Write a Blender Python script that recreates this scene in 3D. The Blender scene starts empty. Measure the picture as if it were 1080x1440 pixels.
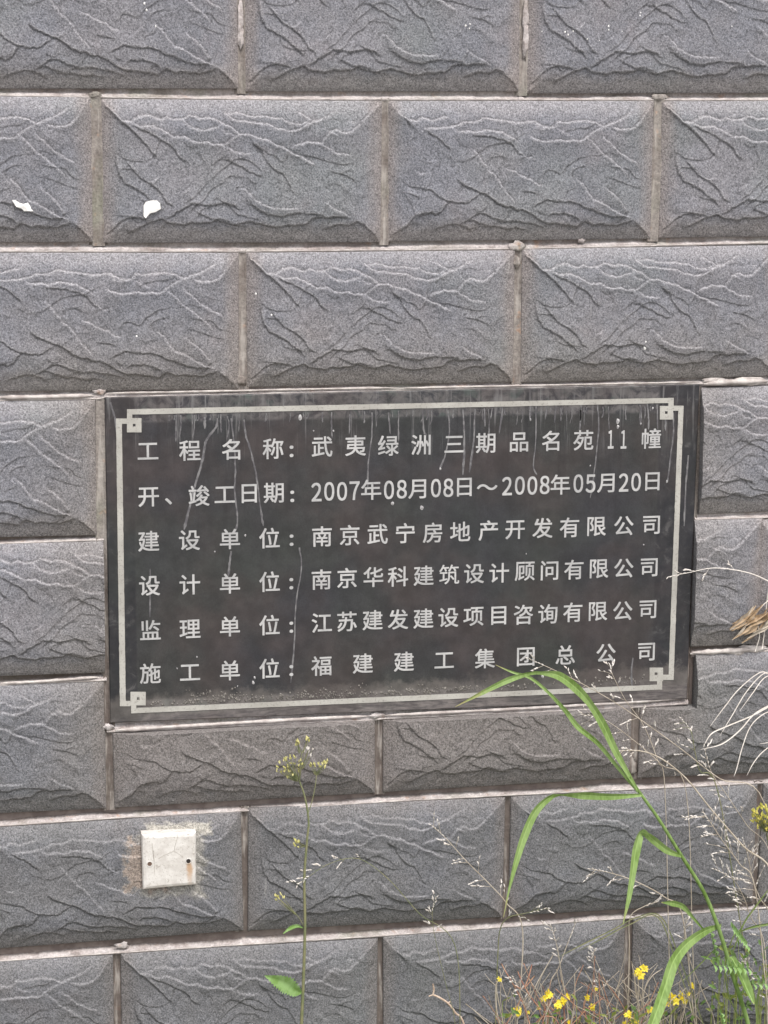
import bpy, math, random
import numpy as np
from mathutils import Vector, Matrix, Euler, noise as mn

scene = bpy.context.scene
COL = scene.collection
rnd = random.Random(7)

# ------------------------------------------------------------------ camera
Z0 = 0.95                                    # ground is z = 0, lattice origin of the wall is z = 0.95
CAM_LOC = Vector((-0.55095, -3.18446, 0.67689 + Z0))
CAM_ROT = Euler((1.3714117, -0.0077827, -0.1715601), 'XYZ')
FPX = 3112.685
cd = bpy.data.cameras.new('camera')
cam = bpy.data.objects.new('camera', cd); COL.objects.link(cam)
cam.location = CAM_LOC; cam.rotation_euler = CAM_ROT
cd.sensor_fit = 'VERTICAL'; cd.sensor_height = 36.0; cd.lens = FPX / 1440 * 36.0
cd.clip_start = 0.05; cd.clip_end = 500
scene.camera = cam

# ------------------------------------------------------------------ light
SUN_EL, SUN_AZ = math.radians(62), math.radians(14)      # azimuth from the wall normal towards the right
world = bpy.data.worlds.new('World'); scene.world = world; world.use_nodes = True
wn = world.node_tree; wn.nodes.clear()
sky = wn.nodes.new('ShaderNodeTexSky'); sky.sky_type = 'NISHITA'; sky.sun_disc = False
sky.sun_elevation = SUN_EL; sky.sun_rotation = math.pi - SUN_AZ
sky.air_density = 1.0; sky.dust_density = 4.0; sky.ozone_density = 1.0
hs = wn.nodes.new('ShaderNodeHueSaturation'); hs.inputs['Saturation'].default_value = 0.35
bg = wn.nodes.new('ShaderNodeBackground'); bg.inputs['Strength'].default_value = 0.15
wo = wn.nodes.new('ShaderNodeOutputWorld')
wn.links.new(sky.outputs[0], hs.inputs['Color']); wn.links.new(hs.outputs[0], bg.inputs[0]); wn.links.new(bg.outputs[0], wo.inputs[0])
sl = bpy.data.lights.new('sun', 'SUN'); sl.energy = 1.4; sl.angle = math.radians(11); sl.color = (1.0, 0.965, 0.93)
sun = bpy.data.objects.new('sun', sl); COL.objects.link(sun)
sd = Vector((math.sin(SUN_AZ) * math.cos(SUN_EL), -math.cos(SUN_AZ) * math.cos(SUN_EL), math.sin(SUN_EL)))
sun.rotation_euler = sd.to_track_quat('Z', 'Y').to_euler()
scene.view_settings.view_transform = 'Standard'; scene.view_settings.look = 'None'
scene.view_settings.exposure = 0.88; scene.view_settings.gamma = 1.0
scene.view_settings.use_curve_mapping = False

# ------------------------------------------------------------------ helpers
RM = CAM_ROT.to_matrix()
def at(px, py, Y=0.0):
    """the point at depth y = Y that is seen at (px, py) of the 1080 x 1440 photograph"""
    d = RM @ Vector(((px - 540) / FPX, -(py - 720) / FPX, -1.0))
    t = (Y - CAM_LOC.y) / d.y
    return CAM_LOC + d * t

def tag(o, label=None, cat=None, group=None, kind=None):
    if label: o['label'] = label
    if cat: o['category'] = cat
    if group: o['group'] = group
    if kind: o['kind'] = kind
    return o

def empty(name, loc, label, cat, group=None):
    o = bpy.data.objects.new(name, None); COL.objects.link(o); o.location = loc
    o.empty_display_size = 0.05
    return tag(o, label, cat, group)

def link(name, me, parent=None):
    o = bpy.data.objects.new(name, me); COL.objects.link(o)
    if parent is not None:
        o.parent = parent
        o.matrix_parent_inverse = Matrix.Translation(-parent.location)
    return o

class MB:
    """collects vertices and faces, builds one mesh object"""
    def __init__(s): s.v = []; s.f = []; s.c = []
    def add(s, vs, fs, c=None):
        if c: s.c += [(len(s.v) + i, a, t) for i, (a, t) in enumerate(c)]
        k = len(s.v); s.v += [tuple(p) for p in vs]; s.f += [tuple(i + k for i in f) for f in fs]
    def box(s, lo, hi):
        x0, y0, z0 = lo; x1, y1, z1 = hi
        s.add([(x0,y0,z0),(x1,y0,z0),(x1,y1,z0),(x0,y1,z0),(x0,y0,z1),(x1,y0,z1),(x1,y1,z1),(x0,y1,z1)],
              [(0,3,2,1),(4,5,6,7),(0,1,5,4),(1,2,6,5),(2,3,7,6),(3,0,4,7)])
    def tube(s, pts, r, n=6, caps=True):
        pts = [Vector(p) for p in pts]; m = len(pts)
        rr = r if isinstance(r, (list, tuple)) else [r] * m
        vs = []; fs = []
        up = Vector((0.13, -1, 0.21)).normalized()
        for i, p in enumerate(pts):
            t = (pts[min(i+1, m-1)] - pts[max(i-1, 0)])
            t = t.normalized() if t.length > 1e-9 else Vector((0,0,1))
            a = t.cross(up)
            a = a.normalized() if a.length > 1e-4 else Vector((1,0,0))
            b = t.cross(a)
            for k in range(n):
                q = 2 * math.pi * k / n
                vs.append(p + (a * math.cos(q) + b * math.sin(q)) * rr[i])
        for i in range(m - 1):
            for k in range(n):
                fs.append((i*n+k, i*n+(k+1) % n, (i+1)*n+(k+1) % n, (i+1)*n+k))
        if caps:
            fs.append(tuple(range(n))); fs.append(tuple((m-1)*n + k for k in reversed(range(n))))
        s.add(vs, fs)
    def seed(s, p, d, L, r):
        """pointed spikelet: a six sided spindle"""
        d = Vector(d).normalized(); p = Vector(p)
        s.tube([p, p + d*L*.25, p + d*L*.6, p + d*L], [r*.35, r, r*.8, r*.08], 5)
    def build(s, name, mat, parent=None, smooth=True):
        me = bpy.data.meshes.new(name); me.from_pydata(s.v, [], s.f); me.update()
        if smooth: me.polygons.foreach_set('use_smooth', [True] * len(me.polygons))
        if s.c:
            for nm, col in (('mid', 1), ('tip', 2)):
                d = np.zeros(len(s.v), np.float32)
                for t in s.c: d[t[0]] = t[col]
                me.attributes.new(nm, 'FLOAT', 'POINT').data.foreach_set('value', d)
        me.materials.append(mat)
        return link(name, me, parent)

def spline(pts, n=6):
    """Catmull-Rom through pts"""
    pts = [Vector(p) for p in pts]; out = []
    P = [pts[0]*2 - pts[1]] + pts + [pts[-1]*2 - pts[-2]]
    for i in range(1, len(P) - 2):
        a, b, c, d = P[i-1], P[i], P[i+1], P[i+2]
        for k in range(n):
            t = k / n
            out.append(0.5 * ((2*b) + (c-a)*t + (2*a-5*b+4*c-d)*t*t + (3*b-a-3*c+d)*t**3))
    out.append(pts[-1]); return out

def lattice_noise(x, z, scale, seed):
    """smooth value noise on numpy arrays, range about -1..1"""
    r = np.random.RandomState(seed); G = r.rand(256, 256) * 2 - 1
    X = np.asarray(x) / scale + 100; Z = np.asarray(z) / scale + 100
    xi = np.floor(X).astype(int); zi = np.floor(Z).astype(int)
    fx = X - xi; fz = Z - zi; fx = fx*fx*(3-2*fx); fz = fz*fz*(3-2*fz)
    g = lambda a, b: G[a % 256, b % 256]
    return (g(xi,zi)*(1-fx)+g(xi+1,zi)*fx)*(1-fz) + (g(xi,zi+1)*(1-fx)+g(xi+1,zi+1)*fx)*fz

# ------------------------------------------------------------------ materials
class NT:
    """tiny node graph writer"""
    def __init__(s, name):
        s.m = bpy.data.materials.new(name); s.m.use_nodes = True
        s.t = s.m.node_tree; s.t.nodes.clear()
        s.out = s.t.nodes.new('ShaderNodeOutputMaterial')
        s.b = s.t.nodes.new('ShaderNodeBsdfPrincipled')
        s.t.links.new(s.b.outputs[0], s.out.inputs[0])
        g = s.t.nodes.new('ShaderNodeNewGeometry'); s.pos = g.outputs['Position']; s.nor = g.outputs['Normal']
    def n(s, typ, **kw):
        o = s.t.nodes.new(typ)
        for k, v in kw.items(): setattr(o, k, v)
        return o
    def put(s, sock, v):
        if hasattr(v, 'links') or hasattr(v, 'is_linked'): s.t.links.new(v, sock)
        else:
            if isinstance(v, tuple) and len(v) == 3 and sock.type == 'RGBA': v = (*v, 1)
            sock.default_value = v
    def noise(s, scale, detail=2, rough=0.5, vec=None, dist=0.0):
        o = s.n('ShaderNodeTexNoise'); s.put(o.inputs['Vector'], vec or s.pos)
        o.inputs['Scale'].default_value = scale; o.inputs['Detail'].default_value = detail
        o.inputs['Roughness'].default_value = rough; o.inputs['Distortion'].default_value = dist
        return o.outputs['Fac']
    def math(s, op, a, b=0.0, c=0.0, clamp=False):
        o = s.n('ShaderNodeMath', operation=op, use_clamp=clamp)
        s.put(o.inputs[0], a); s.put(o.inputs[1], b)
        if op in ('MULTIPLY_ADD', 'WRAP', 'SMOOTH_MIN'): s.put(o.inputs[2], c)
        return o.outputs[0]
    def ramp(s, v, a, b, lo=0.0, hi=1.0, smooth=True):
        o = s.n('ShaderNodeMapRange', clamp=True, interpolation_type='SMOOTHSTEP' if smooth else 'LINEAR')
        s.put(o.inputs[0], v)
        for k, q in enumerate((a, b, lo, hi)): s.put(o.inputs[k+1], q)
        return o.outputs[0]
    def mix(s, f, a, b, mode='MIX'):
        o = s.n('ShaderNodeMix', data_type='RGBA', blend_type=mode)
        s.put(o.inputs[0], f); s.put(o.inputs[6], a); s.put(o.inputs[7], b)
        return o.outputs[2]
    def sep(s, v=None):
        o = s.n('ShaderNodeSeparateXYZ'); s.put(o.inputs[0], v or s.pos); return o.outputs
    def mapping(s, sc, vec=None, loc=(0,0,0)):
        o = s.n('ShaderNodeMapping'); s.put(o.inputs['Vector'], vec or s.pos)
        o.inputs['Scale'].default_value = sc; o.inputs['Location'].default_value = loc
        return o.outputs[0]
    def attr(s, name):
        return s.n('ShaderNodeAttribute', attribute_name=name).outputs['Fac']
    def bump(s, h, strength, dist, prev=None):
        o = s.n('ShaderNodeBump'); o.inputs['Strength'].default_value = strength; o.inputs['Distance'].default_value = dist
        s.put(o.inputs['Height'], h)
        if prev is not None: s.put(o.inputs['Normal'], prev)
        return o.outputs[0]
    def done(s, color, rough=0.8, normal=None, spec=0.3):
        s.put(s.b.inputs['Base Color'], color); s.put(s.b.inputs['Roughness'], rough)
        s.b.inputs['Specular IOR Level'].default_value = spec
        if normal is not None: s.put(s.b.inputs['Normal'], normal)
        return s.m

def rectdist(g, cx, cz, hx, hz):
    """signed distance to an upright rectangle on the wall (metres)"""
    X, _, Z = g.sep()
    a = g.math('SUBTRACT', g.math('ABSOLUTE', g.math('SUBTRACT', X, cx)), hx)
    b = g.math('SUBTRACT', g.math('ABSOLUTE', g.math('SUBTRACT', Z, cz)), hz)
    return g.math('MAXIMUM', a, b)

BOXC = at(238, 1210); PLC = at(562, 778)
def tile_material():
    g = NT('embossed_tile')
    n1 = g.noise(400, 2, .8); n2 = g.noise(900, 1, .5); n3 = g.noise(9, 3, .6); n4 = g.noise(26, 3, .6, dist=.6)
    base = g.mix(g.ramp(n3, .36, .64), (.146, .147, .163), (.168, .163, .174))
    base = g.mix(g.ramp(g.noise(5.5, 2, .5, g.mapping((1,1,1), loc=(3,1,7))), .5, .72, 0, .5), base, (.150, .160, .158))
    base = g.mix(g.math('MULTIPLY', g.ramp(g.noise(14, 3, .6, g.mapping((1,1,1), loc=(9,4,2))), .55, .75), .25), base, (.19, .160, .162))
    # grit: pale and dark grains
    grit = g.ramp(n1, .33, .67, .52, 1.52, smooth=False)
    grit2 = g.ramp(n2, .3, .7, .80, 1.2, smooth=False)
    # pale wear on the crests, which also brightens the lit edge lines; hollows darker
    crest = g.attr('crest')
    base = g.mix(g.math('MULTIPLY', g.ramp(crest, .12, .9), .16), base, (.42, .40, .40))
    # faces that turn up are painted paler, as if lit from above
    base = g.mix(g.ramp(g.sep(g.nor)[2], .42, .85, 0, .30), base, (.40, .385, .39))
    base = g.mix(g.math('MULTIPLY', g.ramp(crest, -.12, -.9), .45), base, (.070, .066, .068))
    # rain never washes the lowest strip of a tile: dust and clay stay there
    uv = g.n('ShaderNodeUVMap'); U = g.sep(uv.outputs[0])
    low = g.math('ADD', U[1], g.math('MULTIPLY', g.math('SUBTRACT', n4, .5), .16))
    base = g.mix(g.ramp(low, .19, .05, 0, .62), base, (.180, .162, .152))
    top = g.math('ADD', U[1], g.math('MULTIPLY', g.math('SUBTRACT', n4, .5), .12))
    base = g.mix(g.ramp(top, .86, .97, 0, .38), base, (.30, .285, .29))  # upper bevel painted paler, as overhead light would make it
    # clay smears at the side joints
    side = g.math('MINIMUM', U[0], g.math('SUBTRACT', 1.0, U[0]))
    side = g.math('ADD', side, g.math('MULTIPLY', g.math('SUBTRACT', g.noise(17, 4, .6, g.mapping((1,1,.35))), .5), .10))
    base = g.mix(g.ramp(side, .075, .0, 0, .72), base, (.20, .172, .160))
    # tiles darker towards the ground; brown dust thickens below the plaque
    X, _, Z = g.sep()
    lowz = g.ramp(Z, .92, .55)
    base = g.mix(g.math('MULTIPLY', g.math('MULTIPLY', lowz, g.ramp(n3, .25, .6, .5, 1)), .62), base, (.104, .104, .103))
    dp = rectdist(g, PLC.x, PLC.z, .425, .236)
    dpn = g.math('ADD', dp, g.math('MULTIPLY', g.math('SUBTRACT', n4, .5), .10))
    base = g.mix(g.ramp(dpn, .16, .02, 0, .45), base, (.165, .148, .132))
    du = rectdist(g, PLC.x, PLC.z - .300, .43, .075)
    du = g.math('ADD', du, g.math('MULTIPLY', g.math('SUBTRACT', n4, .5), .10))
    base = g.mix(g.ramp(du, .05, -.03, 0, .62), base, (.150, .132, .124))
    # mortar wiped round the junction box
    bd = rectdist(g, BOXC.x, BOXC.z, .042, .042)
    bd = g.math('ADD', bd, g.math('MULTIPLY', g.math('SUBTRACT', g.noise(48, 4, .6), .5), .045))
    bdl = rectdist(g, BOXC.x - .036, BOXC.z - .002, .024, .032)
    bdl = g.math('ADD', bdl, g.math('MULTIPLY', g.math('SUBTRACT', g.noise(70, 4, .6), .5), .05))
    bdt = rectdist(g, BOXC.x + .014, BOXC.z + .052, .046, .006)
    bdt = g.math('ADD', bdt, g.math('MULTIPLY', g.math('SUBTRACT', g.noise(60, 4, .6, g.mapping((1,1,2))), .5), .022))
    sm = g.math('MAXIMUM', g.ramp(bd, .014, .002, 0, .55), g.math('MAXIMUM', g.ramp(bdl, .012, .0, 0, .75), g.ramp(bdt, .006, -.002, 0, .9)))
    base = g.mix(sm, base, g.mix(g.ramp(bdl, .014, 0), (.33, .31, .27), (.27, .215, .175)))
    # pale lime runs
    st = g.noise(60, 3, .6, g.mapping((1, 1, .09)))
    base = g.mix(g.math('MULTIPLY', g.ramp(st, .66, .76), g.ramp(n3, .5, .62, 0, .30)), base, (.42, .40, .38))
    base = g.mix(1.0, base, g.math('MULTIPLY', grit, grit2), 'MULTIPLY')
    base = g.mix(g.ramp(g.noise(620, 1, .5, g.mapping((1,1,1), loc=(5,5,5))), .66, .74, 0, .55), base, (.42, .41, .41))
    h1 = g.bump(n1, .42, .0022)
    h2 = g.bump(n2, .25, .001, h1)
    return g.done(base, .86, h2, .25)

def mortar_material(name, pale, dark, seed, dark_low=False):
    g = NT(name)
    n = g.noise(23, 4, .65, g.mapping((1,1,1), loc=(seed,0,0))); f = g.noise(300, 3, .7)
    c = g.mix(g.ramp(n, .34, .62), dark, pale)
    c = g.mix(g.ramp(g.noise(45, 3, .6, g.mapping((1,1,1), loc=(seed,3,0))), .60, .76, 0, .55), c, (.36, .20, .115))
    c = g.mix(g.ramp(g.noise(8, 3, .6, g.mapping((1,1,1), loc=(seed,8,0))), .52, .70, 0, .5), c, (.21, .215, .165))
    c = g.mix(1.0, c, g.ramp(f, .3, .7, .75, 1.2), 'MULTIPLY')
    if dark_low:
        c = g.mix(g.ramp(g.math('ADD', g.sep()[2], g.math('MULTIPLY', n, .3)), 1.15, .85, 0, .75), c, (.095, .075, .065))
        stv = g.noise(120, 3, .6, g.mapping((1, 1, .12)))
        c = g.mix(g.ramp(stv, .5, .68, 0, .7), c, (.36, .33, .30))
    c = g.mix(g.ramp(g.attr('pit'), .3, 1.0, 0, .8), c, (.075, .055, .04))  # bed recess painted dark like the upper tile's shadow; upright joints get random pits
    return g.done(c, .9, g.bump(f, .5, .0015), .2)

def simple(name, c1, c2, scale=60, rough=.7, bump=0.0, trans=0.0, spec=.3):
    g = NT(name)
    c = g.mix(g.ramp(g.noise(scale, 3, .6), .35, .65), c1, c2)
    nm = g.bump(g.noise(scale*5, 2, .6), bump, .001) if bump else None
    m = g.done(c, rough, nm, spec)
    if trans:
        tr = g.n('ShaderNodeBsdfTranslucent'); g.put(tr.inputs[0], c)
        mx = g.n('ShaderNodeMixShader'); mx.inputs[0].default_value = trans
        g.t.links.new(g.b.outputs[0], mx.inputs[1]); g.t.links.new(tr.outputs[0], mx.inputs[2])
        g.t.links.new(mx.outputs[0], g.out.inputs[0])
    return m

def worn_paint():
    g = NT('worn_letter_paint')
    f = g.noise(240, 3, .7); n = g.noise(24, 3, .6)
    c = g.mix(g.ramp(n, .35, .65), (.33, .325, .32), (.43, .42, .41))
    c = g.mix(g.ramp(f, .56, .72, 0, .65), c, (.22, .21, .21))
    return g.done(c, .75, g.bump(f, .5, .0008), .2)
def blade_material(name, c1, c2, tip):
    g = NT(name)
    c = g.mix(g.ramp(g.noise(22, 3, .6), .35, .65), c1, c2)
    v = g.noise(240, 2, .6, g.mapping((1, .3, .25)))
    c = g.mix(g.ramp(v, .4, .65, 0, .35), c, tuple(min(1, q*1.5) for q in c2))
    c = g.mix(g.ramp(g.attr('mid'), .35, 1, 0, .55), c, tuple(min(1, q*1.7) for q in c2))
    c = g.mix(g.ramp(g.math('ADD', g.attr('tip'), g.math('MULTIPLY', g.math('SUBTRACT', g.noise(60, 3, .6), .5), .3)), .86, 1.0, 0, .8), c, tip)
    m = g.done(c, .42, g.bump(v, .3, .0006), .4)
    tr = g.n('ShaderNodeBsdfTranslucent'); g.put(tr.inputs[0], c)
    mx = g.n('ShaderNodeMixShader'); mx.inputs[0].default_value = .38
    g.t.links.new(g.b.outputs[0], mx.inputs[1]); g.t.links.new(tr.outputs[0], mx.inputs[2]); g.t.links.new(mx.outputs[0], g.out.inputs[0])
    return m
M = {}
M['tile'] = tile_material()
M['mortar'] = mortar_material('bed_joint_mortar', (.45, .41, .395), (.27, .23, .215), 1)
M['mortar_side'] = mortar_material('upright_joint_mortar', (.235, .21, .19), (.165, .14, .125), 5, True)
M['lime'] = simple('lime_highlight', (.50, .46, .43), (.32, .28, .26), 55, .85, .5)
M['backing'] = simple('backing_mortar', (.22, .18, .16), (.14, .11, .10), 40, .9, .5)
M['blade'] = blade_material('grass_blade', (.15, .245, .05), (.25, .36, .12), (.42, .36, .17))
M['stem'] = simple('green_stem', (.14, .20, .06), (.21, .25, .09), 60, .5, 0, .1)
M['weed_stem'] = simple('weed_stem', (.13, .15, .07), (.20, .19, .10), 60, .6)
M['leaf'] = simple('weed_leaf', (.20, .34, .09), (.30, .46, .18), 90, .5, 0, .35)
M['straw'] = simple('dry_straw', (.38, .32, .25), (.50, .44, .36), 50, .75, 0, .15)
M['white_straw'] = simple('bleached_straw', (.66, .60, .54), (.75, .70, .64), 50, .7, 0, .15)
M['spike'] = simple('pale_spikelet', (.60, .54, .48), (.76, .72, .68), 200, .75, 0, .2)
M['red_stem'] = simple('reddish_stem', (.30, .13, .09), (.40, .24, .15), 70, .7)
M['petal'] = simple('yellow_petal', (.80, .62, .03), (.88, .76, .10), 120, .5, 0, .3)
M['bud'] = simple('pale_yellow_bud', (.50, .48, .14), (.68, .62, .30), 200, .6, 0, .2)
M['twig'] = simple('dry_twig', (.42, .30, .22), (.56, .45, .36), 90, .8, .4)
M['chalk'] = simple('dried_plaster', (.80, .78, .75), (.70, .68, .65), 120, .85, .5)
M['debris'] = simple('dry_debris', (.24, .16, .09), (.40, .30, .20), 80, .85, .4)
DESIGN_A = [(1.3,[(6,10),(44,84),(76,143),(104,142),(127,115),(166,109),(205,131),(227,114),(255,135),(278,130),(306,102),(339,123),(384,118),(418,150),(457,187),(485,230),(505,230),(556,257),(607,295),(659,349),(710,393),(762,448)]),(1.1,[(110,153),(132,180),(176,174),(204,201),(232,228),(254,249),(288,254),(321,286),(344,292),(366,286),(395,305),(428,307),(451,274),(480,230)]),(1.0,[(278,124),(300,167),(328,199),(361,208),(390,193),(418,160)]),(0.7,[(418,193),(446,231),(474,241)]),(0.9,[(434,318),(462,351),(502,367),(530,361)]),(0.9,[(430,84),(472,89),(528,105),(585,110),(636,125),(670,152),(704,163),(733,135)]),(0.9,[(682,70),(710,97),(744,135),(778,124),(836,68)]),(1.2,[(430,79),(458,117),(474,135),(522,148),(585,159),(619,191),(653,207),(687,201),(710,179),(744,146),(778,131)]),(1.3,[(664,338),(687,305),(721,288),(773,288),(802,216),(824,194),(853,216),(882,210),(910,166),(945,105),(985,17)]),(1.0,[(773,288),(807,326),(836,364),(888,381)]),(0.6,[(864,139),(916,144)]),(0.9,[(481,603),(504,614),(532,670),(561,714),(601,747),(647,753),(698,753)]),(0.9,[(791,697),(826,747),(872,792),(884,814)]),(0.6,[(274,659),(296,620),(314,593)]),(0.7,[(156,566),(178,555),(199,516)]),(0.5,[(756,547),(782,602)]),(0.6,[(842,547),(854,580),(877,619)]),(-0.7,[(845,514),(871,491),(900,500)]),(-1.2,[(0,10),(38,95),(76,164),(120,245),(153,310),(180,375),(199,418)]),(-1.0,[(98,170),(137,212),(187,255),(231,309),(253,352),(275,407),(303,445)]),(-1.1,[(79,430),(112,495),(139,549),(178,593),(211,659),(228,714),(250,747)]),(-1.2,[(46,386),(51,463),(58,528),(77,572),(111,604),(144,648),(183,714),(210,769)]),(-1.3,[(5,957),(40,891),(69,835),(108,813),(136,819),(165,836)]),(-1.4,[(85,929),(130,885),(176,841),(204,830),(238,858),(278,875),(312,852),(352,858),(380,858),(403,830),(431,853),(469,869),(520,847),(555,864),(583,881),(623,887),(658,876),(693,870),(716,870),(745,831),(779,814),(826,814),(878,817)]),(-1.2,[(216,825),(250,791),(284,747),(318,720),(352,725),(386,731),(426,714),(461,731),(489,764)]),(-0.9,[(324,769),(352,803),(386,830),(414,825),(443,847),(466,847)]),(-1.1,[(506,719),(523,719),(549,753),(583,792),(635,808),(698,786),(768,797),(791,809)]),(-0.9,[(417,417),(445,416),(479,449),(507,482),(547,515),(575,529)]),(-0.9,[(528,285),(556,339),(584,427),(607,487),(635,514),(664,603),(687,669)]),(-1.3,[(785,904),(820,876),(855,870),(884,876),(907,854),(930,859),(960,916),(995,1001)]),(-0.7,[(461,636),(475,609),(492,605),(507,620)]),(-0.8,[(918,708),(927,675),(944,669)])]
DESIGN_B = [(1.3,[(6,6),(40,79),(69,129),(99,143),(123,116),(152,132),(181,128),(206,104),(225,107)]),(1.3,[(123,185),(177,183),(216,185),(255,167),(284,139),(319,140),(353,117),(388,126),(417,126),(442,135),(472,154),(502,145),(518,133),(540,147),(567,168),(590,184),(612,181),(622,140),(666,146),(726,130),(766,151),(805,177),(838,151),(876,115),(914,79)]),(1.1,[(236,199),(265,214),(305,214),(329,209),(359,200),(394,214),(418,210),(449,252),(484,294)]),(1.2,[(519,243),(547,274),(580,284),(619,277),(658,280),(685,275),(707,278),(734,244),(767,208),(794,182)]),(1.2,[(833,177),(867,196),(906,193),(938,147),(965,85),(985,23)]),(1.0,[(795,239),(831,312),(865,365),(900,407),(935,439),(950,491)]),(0.9,[(735,254),(769,312),(804,374),(845,432),(880,491),(910,565)]),(1.0,[(696,546),(725,594),(743,647),(772,705),(807,738),(842,776),(876,809),(917,847)]),(0.9,[(804,605),(839,659),(874,734),(899,798)]),(1.0,[(306,335),(336,396),(367,486),(398,534),(419,600),(444,667),(475,725)]),(0.9,[(437,477),(472,497),(491,527),(530,554),(558,591),(586,602)]),(0.8,[(488,351),(497,382),(514,403),(538,387)]),(0.8,[(95,496),(115,509),(145,502)]),(0.5,[(62,245),(84,236)]),(0.6,[(623,186),(657,223),(685,244)]),(0.6,[(540,160),(562,186),(590,181)]),(-1.2,[(6,6),(40,83),(69,148),(87,185)]),(-1.0,[(123,199),(163,241),(192,283),(217,325),(230,372)]),(-1.0,[(305,242),(345,247),(384,256),(419,275),(450,308),(480,365),(506,403)]),(-0.5,[(228,418),(241,475)]),(-1.1,[(111,619),(145,629),(175,667),(215,711),(250,716),(285,722),(310,698),(339,661)]),(-1.4,[(249,560),(289,608),(329,642),(359,666),(405,724),(446,753),(481,773),(494,779),(523,801),(557,844),(596,877),(635,878),(675,895),(709,901),(736,864),(771,886),(810,887),(856,896),(889,884),(923,858)]),(-1.2,[(-1,992),(38,926),(73,870),(102,808),(132,790),(156,791),(176,810),(196,777),(220,720)]),(-0.8,[(73,870),(97,870),(117,880)]),(-1.0,[(162,925),(197,892),(237,874),(267,879),(292,904),(317,933)]),(-1.1,[(272,874),(306,827),(331,799),(361,804),(397,844),(432,859),(482,860),(496,861),(529,875),(569,898),(592,930)]),(-1.0,[(281,855),(306,848),(347,876),(382,896),(433,907),(483,913),(521,924)]),(-0.8,[(481,647),(492,645),(526,648),(559,675)]),(-1.1,[(528,769),(555,728),(588,707),(621,718),(649,724),(677,719),(706,736),(734,763),(763,774),(791,807),(843,829),(882,828),(911,847)]),(-1.0,[(590,829),(617,808),(657,804),(685,820),(708,848),(725,875)]),(-0.7,[(541,770),(561,791),(590,813)]),(-0.8,[(119,394),(134,427),(154,441)]),(-0.7,[(57,651),(77,699),(87,770)]),(-1.2,[(920,858),(959,923),(995,994)])]

# ------------------------------------------------------------------ the wall: embossed tiles
TW, TH = 0.397, 0.200                        # nominal tile, metres
def tile_height(design, nu, nv, seed):
    """relief of one pressed tile (metres towards the viewer) on a grid, v runs downwards"""
    u = np.linspace(0, 1, nu)[None, :] * TW * 1000; v = np.linspace(0, 1, nv)[:, None] * TH * 1000
    U = np.broadcast_to(u, (nv, nu)); V = np.broadcast_to(v, (nv, nu))
    wob = lattice_noise(U, V, 16, seed) * 1.6 + lattice_noise(U, V, 5, seed+1) * .6
    wob2 = lattice_noise(U, V, 9, seed+5) * 1.3 + lattice_noise(U, V, 3.2, seed+6) * .75
    wob3 = lattice_noise(U, V, 9, seed+7) * 1.3 + lattice_noise(U, V, 3.2, seed+8) * .75
    e = np.stack([V / 58, (TH*1000 - V) / 60, U / 60, (TW*1000 - U) / 60], 0)
    b = -np.log(np.exp(-60*e).sum(0) + math.exp(-60)) / 60           # soft minimum of the four bevels and the field
    edge = np.minimum(np.minimum(V, TH*1000 - V), np.minimum(U, TW*1000 - U))
    b = np.clip(b, 0, 1); hgt = 15.5 * (1 - (1 - b) ** 1.75)
    fade = np.clip((edge - 1.0) / 5, 0, 1)
    for amp, pts in design:
        P = np.array(pts, float) * [TW, TH]
        # densify with a slightly ragged path
        best = np.full(U.shape, 1e9); sgn = np.ones(U.shape); tt = np.zeros(U.shape)
        seg = np.diff(P, axis=0); sl_ = np.hypot(seg[:, 0], seg[:, 1]); tot = sl_.sum(); acc = 0
        Ux = U + wob2; Vx = V + wob3
        for (x0, y0), (dx, dy), L in zip(P[:-1], seg, sl_):
            if L < 1e-6: continue
            px = Ux - x0; py = Vx - y0
            t = np.clip((px*dx + py*dy) / (L*L), 0, 1)
            d = np.hypot(px - t*dx, py - t*dy)
            m = d < best
            best = np.where(m, d, best)
            sgn = np.where(m, np.sign(dx*py - dy*px), sgn)
            tt = np.where(m, (acc + t*L) / tot, tt)
            acc += L
        taper = np.clip(np.minimum(tt, 1 - tt) * tot / 10, 0, 1) ** .7
        s = best * sgn * math.copysign(1, amp)
        near = np.where(s > 0, 1.1*np.exp(-best / 11.5), .38*np.exp(-best / 9))
        hgt = hgt + RELIEF * (abs(amp) if amp > 0 else .66*abs(amp)) * np.tanh(s / 1.05) * near * taper * fade
    rid = 1 - np.abs(lattice_noise(U*.8 + V*.6, V*.8 - U*.6, 24, seed+9)*1.6)
    rid2 = 1 - np.abs(lattice_noise(U*.5 + V*.8, V*.5 - U*.8, 11, seed+10)*1.6)
    hgt = hgt + (rid*.55 + rid2*.22) * fade
    # shallow conchoidal ledges between the main ones
    f_ = V/52 + U/230 + lattice_noise(U*.8 + V*.5, V*.9 - U*.45, 40, seed+12)*.85 + lattice_noise(U, V, 17, seed+13)*.22 + lattice_noise(U, V, 6, seed+14)*.035
    ph = 2*np.pi*f_*1.35
    saw = np.arctan2(np.sin(ph), np.cos(ph) + 1.16) / np.pi
    keep_ = np.clip(lattice_noise(U, V, 34, seed+15)*1.6 + .75, 0, 1)
    hgt = hgt + saw * 1.7 * keep_ * np.clip((edge - 8) / 22, 0, 1)
    hgt = hgt + (lattice_noise(U, V, 14, seed+2) * .35 + lattice_noise(U, V, 4.5, seed+3) * .16) * fade
    # rounded arris
    hgt = hgt - 1.0 * np.clip(1 - edge / 1.2, 0, 1) ** 2
    return hgt / 1000

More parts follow.
